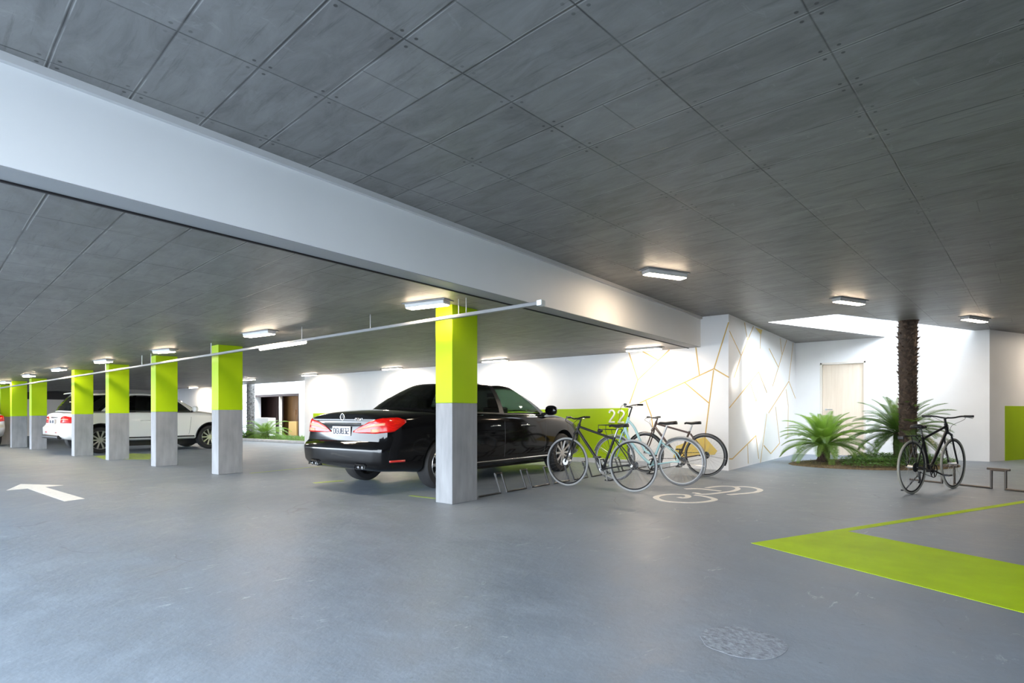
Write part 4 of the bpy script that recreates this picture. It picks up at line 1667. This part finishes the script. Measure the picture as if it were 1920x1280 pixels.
    sa = b.build('saddle', M['saddle'], t, smooth=60, solid=0.018)
    b = MB()
    for sy in (-1, 1):
        b.tube([(sd.x - .08, sy * .022, sz - .03), (sd.x, sy * .02, sz - .052), (sd.x + .08, sy * .015, sz - .03)], .004, 6)
    part(b, 'saddle_rails', M['steel'], sa)
    # bars
    b = MB()
    tilt = P.get('steer', 0.0)
    fwd = P.get('stem', .09)
    b.tube([ht, stem_top, stem_top + Vector((fwd, 0, .012))], .013, 10)
    part(b, 'stem', P.get('stemm', M['bikeblack']))
    c = stem_top + Vector((fwd, 0, .012))
    wB, back, rise = P.get('bar_w', .30), P.get('sweep', .05), P.get('rise', .02)
    b = MB()
    pts = [c + Vector((-back, -wB, rise)), c + Vector((-back * .5, -wB * .55, rise)), c + Vector((0, -.06, 0)), c + Vector((0, .06, 0)), c + Vector((-back * .5, wB * .55, rise)), c + Vector((-back, wB, rise))]
    b.tube(smooth_pts(pts, 4), .0115, 8)
    hbz = part(b, 'handlebar', P.get('barm', M['bikeblack']))
    for sy in (-1, 1):
        b = MB()
        e = c + Vector((-back, sy * wB, rise))
        i_ = c + Vector((-back * .72, sy * wB * .66, rise))
        b.tube([i_, e + (e - i_) * .05], .0165, 10)
        part(b, 'grip', M['saddle'], hbz)
        b = MB()
        b.tube(smooth_pts([i_ + Vector((.01, 0, 0)), i_ + Vector((.055, sy * .02, -.015)), e + Vector((.05, -sy * .02, -.03))], 4), .005, 6)
        part(b, 'brake_lever', M['steel'], hbz)
        b = MB()
        b.tube(smooth_pts([i_ + Vector((.04, 0, -.01)), i_ + Vector((.11, -sy * .05, -.05)), hb + Vector((.08, sy * .02, .10)), hb + Vector((.02, sy * .02, 0))], 6), .0028, 5)
        part(b, 'brake_cable', M['trim'], hbz)
    # rim brake at the fork crown
    b = MB()
    for sy in (-1, 1):
        b.tube([hb + Vector((.03, 0, .01)), hb + Vector((.03, sy * .045, -.02)), hb + Vector((.02, sy * .035, -.075))], .007, 6)
    part(b, 'brake', M['trim'])

    def guard(h, a0, a1, name, m):
        bb_ = MB()
        rows_ = []
        for i in range(25):
            a = R(a0 + (a1 - a0) * i / 24)
            row = []
            for k in range(7):
                f = (k - 3) / 3
                rad = r + .020 - .012 * f * f
                row.append(h + Vector((rad * math.cos(a), f * .028, rad * math.sin(a))))
            rows_.append(row)
        bb_.grid(rows_)
        g_ = bb_.build(name, m, t, smooth=60, solid=.004)
        bb_ = MB()
        for sy in (-1, 1):
            e_ = R(a0 + (a1 - a0) * .88)
            bb_.tube([h + Vector((0, sy * .06, 0)), h + Vector(((r + .01) * math.cos(e_), sy * .026, (r + .01) * math.sin(e_)))], .0025, 5)
        bb_.build('guard_stay', M['steel'], g_)
    if P.get('guards'):
        guard(rh, 55, 205, 'rear_mudguard', P['guards'])
        guard(fh, 155, 15, 'front_mudguard', P['guards'])
    if P.get('carrier'):
        b = MB()
        zc = r * 2 + .055
        for sy in (-1, 0, 1):
            b.tube([(.17, sy * .045, zc), (-.26, sy * .045, zc)], .005, 6)
        b.tube([(-.26, -.05, zc), (-.26, .05, zc)], .005, 6)
        b.tube([(.0, -.05, zc), (.0, .05, zc)], .004, 6)
        for sy in (-1, 1):
            b.tube([(-.12, sy * .05, zc), rh + Vector((0, sy * .066, .01))], .005, 6)
            b.tube([(.17, sy * .045, zc), st_top + Vector((-.01, sy * .015, -.08))], .005, 6)
        part(b, 'carrier', P['carrier'])
        b = MB()
        b.box((-.275, 0, zc - .02), (.03, .07, .04))
        b.build('rear_lamp', M['trim'], t, bevel=.008)
    if P.get('front_rack'):
        b = MB()
        zc = r * 2 + .095
        xc = wbse + .06
        for sy in (-1, -.33, .33, 1):
            b.tube([(xc - .15, sy * .12, zc), (xc + .16, sy * .12, zc)], .0045, 6)
        for x in (xc - .15, xc, xc + .16):
            b.tube([(x, -.12, zc), (x, .12, zc)], .0045, 6)
        b.tube([(xc - .15, -.12, zc + .07), (xc + .16, -.12, zc + .07), (xc + .16, .12, zc + .07), (xc - .15, .12, zc + .07)], .0045, 6, True)
        for sy in (-1, 1):
            for x in (xc - .15, xc + .16):
                b.tube([(x, sy * .12, zc), (x, sy * .12, zc + .07)], .0045, 6)
            b.tube([(xc + .05, sy * .10, zc), fh + Vector((0, sy * .062, 0))], .004, 6)
        part(b, 'front_rack', M['bikeblack'])
        b = MB()
        b.lathe([(.012, -.05), (.032, -.02), (.036, .02), (.034, .025)], 20, Matrix.Translation((xc + .20, 0, zc - .025)) @ Matrix.Rotation(R(90), 4, 'Y'))
        part(b, 'front_lamp', M['trim'])
    if P.get('stand'):
        b = MB()
        b.tube([Vector((.34, .05, .27)), Vector((.24, .20, .012))], .009, 8)
        b.tube([Vector((.24, .20, .012)), Vector((.22, .24, .010))], .010, 8)
        part(b, 'kickstand', M['trim'])
    if P.get('gears'):
        b = MB()
        b.box(rh + Vector((.02, -.075, -.09)), (.03, .02, .07))
        b.tube([rh + Vector((.02, -.07, -.06)), rh + Vector((.05, -.07, -.16)), rh + Vector((.02, -.07, -.20))], .012, 8)
        b.build('derailleur', M['trim'], t, bevel=.004)
    return t


make_bike('black bicycle with pale grey tyres parked in front of the black bonnet', (6.95, 3.41, 0), R(90),
          dict(frame=M['bikeblack'], tyre=M['tyregrey'], wb=1.04, saddle_z=.905, seat_tube=.73, bar_z=.985, head=.16, silverchain=True, fhub=.045, bar_w=.30, rise=.02, crank=-95))
make_bike('pale teal step-through bicycle with high handlebar and front rack', (7.945, 3.14, 0), R(90),
          dict(frame=M['biketeal'], fork=M['biketeal'], tyre=M['tyremid'], wb=1.07, step=True, saddle_z=.93, seat_tube=.66, bar_z=1.165, head=.26, guards=M['bikesilver'], rim=M['bikesilver'], front_rack=True, bar_w=.30, sweep=.12, rise=.03, barm=M['steel'], crank=-60))
make_bike('brown bicycle with dark mudguards, last in the rack by the mural wall', (9.404, 3.302, 0), R(90),
          dict(frame=M['bikebrown'], tyre=M['tyremid'], wb=1.07, saddle_z=.91, seat_tube=.75, bar_z=.985, head=.17, guards=M['bikeblack'], bar_w=.26, sweep=.02, rise=.01, crank=-70, rim=M['bikeblack']))
make_bike('dark bicycle with cream tyres standing alone in front of the palm trunk', (9.02, .46, 0), math.atan2(-.44, 1.08),
          dict(frame=M['bikeblack'], tyre=M['tyrecream'], wb=1.11, saddle_z=.90, seat_tube=.74, bar_z=1.0, head=.17, carrier=M['bikeblack'], stand=True, gears=True, bar_w=.30, sweep=.03, rise=.02, crank=-20))


# bike racks: one bent tube each, loops standing up from a floor bar
def rack(label, loc, rz, n, period, gap, h, lean, m, rad=.011, ext=0.0):
    t = thing('bicycle_rack', label, 'bicycle rack', loc, rz)
    pts = []
    x = 0
    for i in range(n):
        pts += [(x, 0, rad), (x + period - gap, 0, rad), (x + period - gap, lean, h), (x + period, lean, h)]
        x += period
    pts += [(x, 0, rad), (x + period - gap, 0, rad)]
    b = MB()
    b.tube(pts, rad, 8)
    b.build('bent_bar', m, t, smooth=40)
    if ext:
        b = MB()
        x = 0
        for i in range(n):
            b.tube([(x + period - gap - ext, lean, h + rad), (x + period + ext, lean, h + rad)], rad * 1.15, 8)
            x += period
        b.build('top_bar', m, t, smooth=40)
    return t


rack('low black bicycle rack of bent tube running behind the front pillar to the bicycles', (5.30, 4.70, 0), R(1.0), 8, .575, .14, .255, .095, M['rackpaint'])
rv = Vector((10.23 - 10.47, -.59 + .17))
rack('low bronze bicycle rack in front of the right wall', (10.47 - rv.normalized().x * .17 - rv.normalized().x * .70, -.17 - rv.normalized().y * .17 - rv.normalized().y * .70, 0), math.atan2(rv.y, rv.x), 4, .64, .17, .265, .0, M['rackbrown'], .014, .05)

# ------------------------------------------------------------------ planting
bed_pts = [(12.52, 2.62), (12.28, 2.1), (12.27, 1.75), (12.40, 1.2), (12.80, .66), (13.35, .22), (14.2, -.05), (15.0, .05), (15.4, .6), (15.1, 1.5), (14.3, 2.3), (13.4, 2.72), (12.9, 2.78)]
bp_s = smooth_pts([(p[0], p[1], 0) for p in bed_pts + bed_pts[:1]], 5)[:-1]
bcx, bcy = 13.7, 1.3


def in_bed(x, y, k=1.0):
    P = [(bcx + (p.x - bcx) * k, bcy + (p.y - bcy) * k) for p in bp_s]
    ins = False
    n = len(P)
    for i in range(n):
        (x1, y1), (x2, y2) = P[i], P[(i + 1) % n]
        if (y1 > y) != (y2 > y) and x < (x2 - x1) * (y - y1) / (y2 - y1) + x1:
            ins = not ins
    return ins


b = MB()
rings = []
for k, z in ((1.0, 0.0), (.985, .018), (.93, .038), (.7, .055), (.35, .065), (.05, .07)):
    rings.append([(bcx + (p.x - bcx) * k, bcy + (p.y - bcy) * k, z + (0 if k > .99 else .012 * noise.noise(Vector((p.x * 3, p.y * 3, k * 5))))) for p in bp_s])
b.grid([r + r[:1] for r in rings])
b._add(rings[-1], [tuple(range(len(bp_s)))])
bed = tag(b.build('planting_bed', M['soil'], smooth=60), 'low bed of brown soil and straw under the ceiling opening', 'planting bed', kind='thing')


def bed_z(x, y):
    return .045


# ground cover: countless small leaves
b = MB()
r2 = random.Random(3)
cnt = 0
while cnt < 5200:
    x, y = r2.uniform(12.2, 15.4), r2.uniform(-.1, 2.8)
    # green side is the right, the left keeps to straw
    px = HX + F * (x * SN - y * CS) / (x * CS + y * SN)
    if not in_bed(x, y, .95) or y > 1.72 + .25 * noise.noise(Vector((x * 2, y * 2, 0))):
        continue
    hh = r2.uniform(.05, .17) * (0.55 if not in_bed(x, y, .8) else 1)
    a = r2.uniform(0, 6.28)
    l, w = r2.uniform(.035, .065), r2.uniform(.012, .022)
    u = Vector((math.cos(a), math.sin(a), r2.uniform(-.35, .5)))
    s = Vector((-math.sin(a), math.cos(a), r2.uniform(-.3, .3)))
    c = Vector((x, y, .04 + hh))
    b._add([c - u * l / 2, c + s * w, c + u * l / 2 + Vector((0, 0, -.008)), c - s * w], [(0, 1, 2, 3)])
    cnt += 1
tag(b.build('ground_cover', M['cover']), 'low green ground cover plants spread around the palm trunk', 'ground cover', kind='stuff')
b = MB()
for i in range(1500):
    x, y = r2.uniform(12.2, 15.4), r2.uniform(-.1, 2.8)
    if not in_bed(x, y, .97):
        continue
    a, hh = r2.uniform(0, 6.28), r2.uniform(.02, .065)
    c = Vector((x, y, .03))
    d = Vector((math.cos(a) * hh, math.sin(a) * hh, hh))
    s = Vector((-math.sin(a), math.cos(a), 0)) * .004
    b._add([c - s, c + s, c + d], [(0, 1, 2)])
tag(b.build('straw', M['straw']), 'short dry straw scattered over the soil of the bed', 'straw', kind='stuff')


def palm_trunk(label, loc, z1, r0, r1, m1, m2, seed, n=300):
    t = thing('palm_tree', label, 'palm tree', loc)
    rr = random.Random(seed)
    b = MB()
    rings = []
    nz = int(z1 / .05)
    for i in range(nz + 1):
        z = z1 * i / nz
        k = r0 + (r1 - r0) * i / nz
        rings.append([((k + .012 * noise.noise(Vector((math.cos(a) * 4, math.sin(a) * 4, z * 9 + seed)))) * math.cos(a), (k + .012 * noise.noise(Vector((math.cos(a) * 4, math.sin(a) * 4, z * 9 + seed)))) * math.sin(a), z) for a in [2 * math.pi * j / 20 for j in range(20)]])
    b.grid([r_ + r_[:1] for r_ in rings], 0, True)
    b._add(rings[-1], [tuple(range(20))])
    b.build('trunk', m1, t, smooth=60)
    b = MB()
    for i in range(n):
        z = .05 + (z1 - .12) * i / n
        a = i * 2.39996 + rr.uniform(-.2, .2)
        k = r0 + (r1 - r0) * z / z1
        o_ = Vector((math.cos(a), math.sin(a), 0))
        s = Vector((-math.sin(a), math.cos(a), 0))
        up = Vector((0, 0, 1))
        w = rr.uniform(.035, .06)
        hgt = rr.uniform(.04, .085)
        out = rr.uniform(.012, .035) * (1.9 if rr.random() < .06 + .45 * (z / z1) ** 1.3 else 1)
        c = o_ * (k - .012) + up * z
        p = [c - s * w, c + s * w, c + s * w * .55 + o_ * (out + .012) + up * hgt, c - s * w * .55 + o_ * (out + .012) + up * hgt, c - s * w * .7 + up * hgt * .9, c + s * w * .7 + up * hgt * .9]
        b._add(p, [(0, 1, 2, 3), (3, 2, 5, 4), (1, 5, 2), (0, 3, 4)])
    b.build('leaf_bases', m2, t)['kind'] = 'stuff'
    return t


palm_trunk('tall dark palm trunk with shaggy leaf bases rising through the ceiling opening', (13.60, .76, .03), 4.4, .140, .165, M['bark'], M['barkpale'], 5, 420)


def cycad(label, loc, trunk_h, trunk_r, n, length, m, seed, up=(80, -15), droop=1.0, parts=True):
    t = thing('cycad', label, 'cycad', loc)
    rr = random.Random(seed)
    b = MB()
    rings = []
    for i in range(9):
        z = trunk_h * i / 8
        k = trunk_r * (1.05 - .12 * i / 8)
        rings.append([(k * (1 + .16 * rr.uniform(-1, 1)) * math.cos(a), k * (1 + .16 * rr.uniform(-1, 1)) * math.sin(a), z) for a in [2 * math.pi * j / 14 for j in range(14)]])
    b.grid([r_ + r_[:1] for r_ in rings], 0, True)
    b._add(rings[-1], [tuple(range(14))])
    b.build('trunk', M['bark'], t)
    for i in range(n):
        f = i / (n - 1)
        el = R(up[0] + (up[1] - up[0]) * f + rr.uniform(-7, 7))
        az = i * 2.39996 + rr.uniform(-.25, .25)
        L = length * rr.uniform(.86, 1.08) * (0.86 if f < .15 else 1)
        h = Vector((math.cos(az), math.sin(az), 0))
        side = Vector((-math.sin(az), math.cos(az), 0))
        pts = []
        ns = 26
        p = Vector((0, 0, trunk_h)) + h * trunk_r * .4
        e = el
        for k in range(ns + 1):
            pts.append(p.copy())
            d = h * math.cos(e) + Vector((0, 0, math.sin(e)))
            p = p + d * (L / ns)
            e -= R(droop * (1.2 + 2.6 * (k / ns)) * (0.6 + .6 * math.cos(max(-1.2, min(1.2, e)))))
        b = MB()
        b.tube(pts, [.007 * (1 - .75 * k / ns) for k in range(ns + 1)], 4)
        for k in range(3, ns + 1):
            u = k / ns
            tg = (pts[min(ns, k + 1)] - pts[k - 1]).normalized()
            nn = side.cross(tg).normalized()
            if nn.z < 0:
                nn = -nn
            ll = L * .21 * math.sin(math.pi * (.12 + .86 * u) ** .8) ** .7 * rr.uniform(.9, 1.1) + .02
            for j in range(2):
                for sg in (-1, 1):
                    o_ = pts[k] - tg * (L / ns) * .5 * j
                    d = (side * sg * .80 + tg * (.55 + .35 * u) + nn * .26).normalized()
                    w = tg.cross(d).cross(d).normalized() * .0048
                    tipp = o_ + d * ll + Vector((0, 0, -.06 * ll))
                    mid = o_ + d * ll * .5
                    b._add([o_ - w * .6, mid - w, tipp, mid + w, o_ + w * .6], [(0, 1, 2, 3, 4)])
        b.build('frond', m, t)
    return t


cycad('bushy bright green cycad in front of the pale wooden door', (13.20, 2.17, .035), 0.36, .115, 60, .90, M['frond'], 11, (84, -2), .92)
c2 = at(1683, 871, .03)
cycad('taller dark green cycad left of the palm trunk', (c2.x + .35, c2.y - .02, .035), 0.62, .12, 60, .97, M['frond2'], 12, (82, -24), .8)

# court planting
palm_trunk('grey palm trunk in the bright court beyond the second pillar', (on_x(470, 800, 12.35).x, on_x(470, 800, 12.35).y, .03), 3.6, .15, .17, M['greybark'], M['greybark'], 9, 160)
cycad('spreading green cycad in the court in front of the timber opening', (11.75, on_x(497, 800, 11.75).y, .03), .22, .14, 34, 1.05, M['frond'], 21, (66, -10), 1.1)
cycad('small green cycad at the foot of the grey palm trunk', (11.45, on_x(462, 800, 11.45).y, .03), .10, .10, 22, .65, M['frond2'], 22, (60, -5), 1.1)
b = MB()
for i in range(3500):
    x, y = r2.uniform(11.05, 13.3), r2.uniform(17.4, 24.5)
    if x < 11.15 - (y - 17.3) * .04:
        continue
    a, hh = r2.uniform(0, 6.28), r2.uniform(.04, .14)
    c = Vector((x, y, .045))
    d = Vector((math.cos(a) * hh * .6, math.sin(a) * hh * .6, hh))
    s = Vector((-math.sin(a), math.cos(a), 0)) * .008
    b._add([c - s, c + s, c + d], [(0, 1, 2)])
tag(b.build('grass', M['cover']), 'patchy green grass along the court kerb', 'grass', kind='stuff')
b = MB()
qa, qb = on_x(476, 796, 13.1), on_x(507, 796, 13.1)
b.span((13.0, qb.y, .05), (13.35, qa.y, .86))
tag(b.build('planter_box', M['boxwhite'], bevel=.01), 'white box standing behind the court cycad', 'box', kind='thing')
b = MB()
ba, bb2 = on_x(541, 790, 13.95), on_x(556, 809, 13.95)
b.span((13.95, bb2.y, .05), (14.4, ba.y, .69))
t = thing('side_cabinet', 'amber cube cabinet inside the timber opening', 'cabinet', (0, 0, 0))
b.build('cabinet_body', M['boxamber'], t, bevel=.01)
b = MB()
yc = (ba.y + bb2.y) / 2
b.tube([(14.1, yc, .69), (14.1, yc, 1.22)], .02, 8)
b.lathe([(.05, 0), (.03, .03)], 12, Matrix.Translation((14.1, yc, .69)))
b.box((14.1, yc, 1.12), (.05, .05, .2))
tag(b.build('candlestick', M['wood'], smooth=40), 'slim wooden candlestick on the amber cabinet', 'candlestick', kind='thing')

# ------------------------------------------------------------------ light
w = bpy.data.worlds.new('sky')
SC.world = w
w.use_nodes = True
bg = w.node_tree.nodes['Background']
bg.inputs['Color'].default_value = (0.79, 0.89, 1.0, 1)
bg.inputs['Strength'].default_value = 9.0

sun = bpy.data.lights.new('sun', 'SUN')
sun.energy = 5.0
sun.angle = R(6)
sun.color = (1.0, 0.95, 0.86)
so = bpy.data.objects.new('sun', sun)
COL.objects.link(so)
so.rotation_euler = Vector((-2.0, 2.3, -2.0)).to_track_quat('-Z', 'Y').to_euler()


def portal(name, loc, direction, sx, sy):
    l = bpy.data.lights.new(name, 'AREA')
    l.shape = 'RECTANGLE'
    l.size, l.size_y = sx, sy
    l.cycles.is_portal = True
    o = bpy.data.objects.new(name, l)
    COL.objects.link(o)
    o.location = loc
    o.rotation_euler = Vector(direction).to_track_quat('-Z', 'Y').to_euler()
    return o


portal('entrance_portal', (XO - .02, 1.3, 1.45), (1, 0, 0), 5.0, 2.86)
portal('entrance_portal', (XO - .02, 19, 1.1), (1, 0, 0), 30, 2.2)
portal('opening_portal', (14.0, 1.35, 3.24), (0, 0, -1), 4.4, 3.6)
portal('court_portal', (12.9, 24, 3.4), (0, 0, -1), 1.4, 14)

# ------------------------------------------------------------------ camera and view
cam = bpy.data.cameras.new('camera')
cam.sensor_width = 36
cam.lens = F / 1920 * 36
cam.shift_y = (HY - 640) / 1920
cam.clip_end = 200
co = bpy.data.objects.new('camera', cam)
COL.objects.link(co)
co.location = (0, 0, H)
co.rotation_euler = Vector((CS, SN, 0)).to_track_quat('-Z', 'Y').to_euler()
SC.camera = co

SC.view_settings.view_transform = 'Standard'
SC.view_settings.look = 'None'
SC.view_settings.gamma = 1
SC.view_settings.use_curve_mapping = False
SC.view_settings.exposure = 1.0
SC.cycles.use_denoising = True
SC.cycles.max_bounces = 8
SC.cycles.diffuse_bounces = 5
SC.cycles.transparent_max_bounces = 12
SC.cycles.sample_clamp_indirect = 6
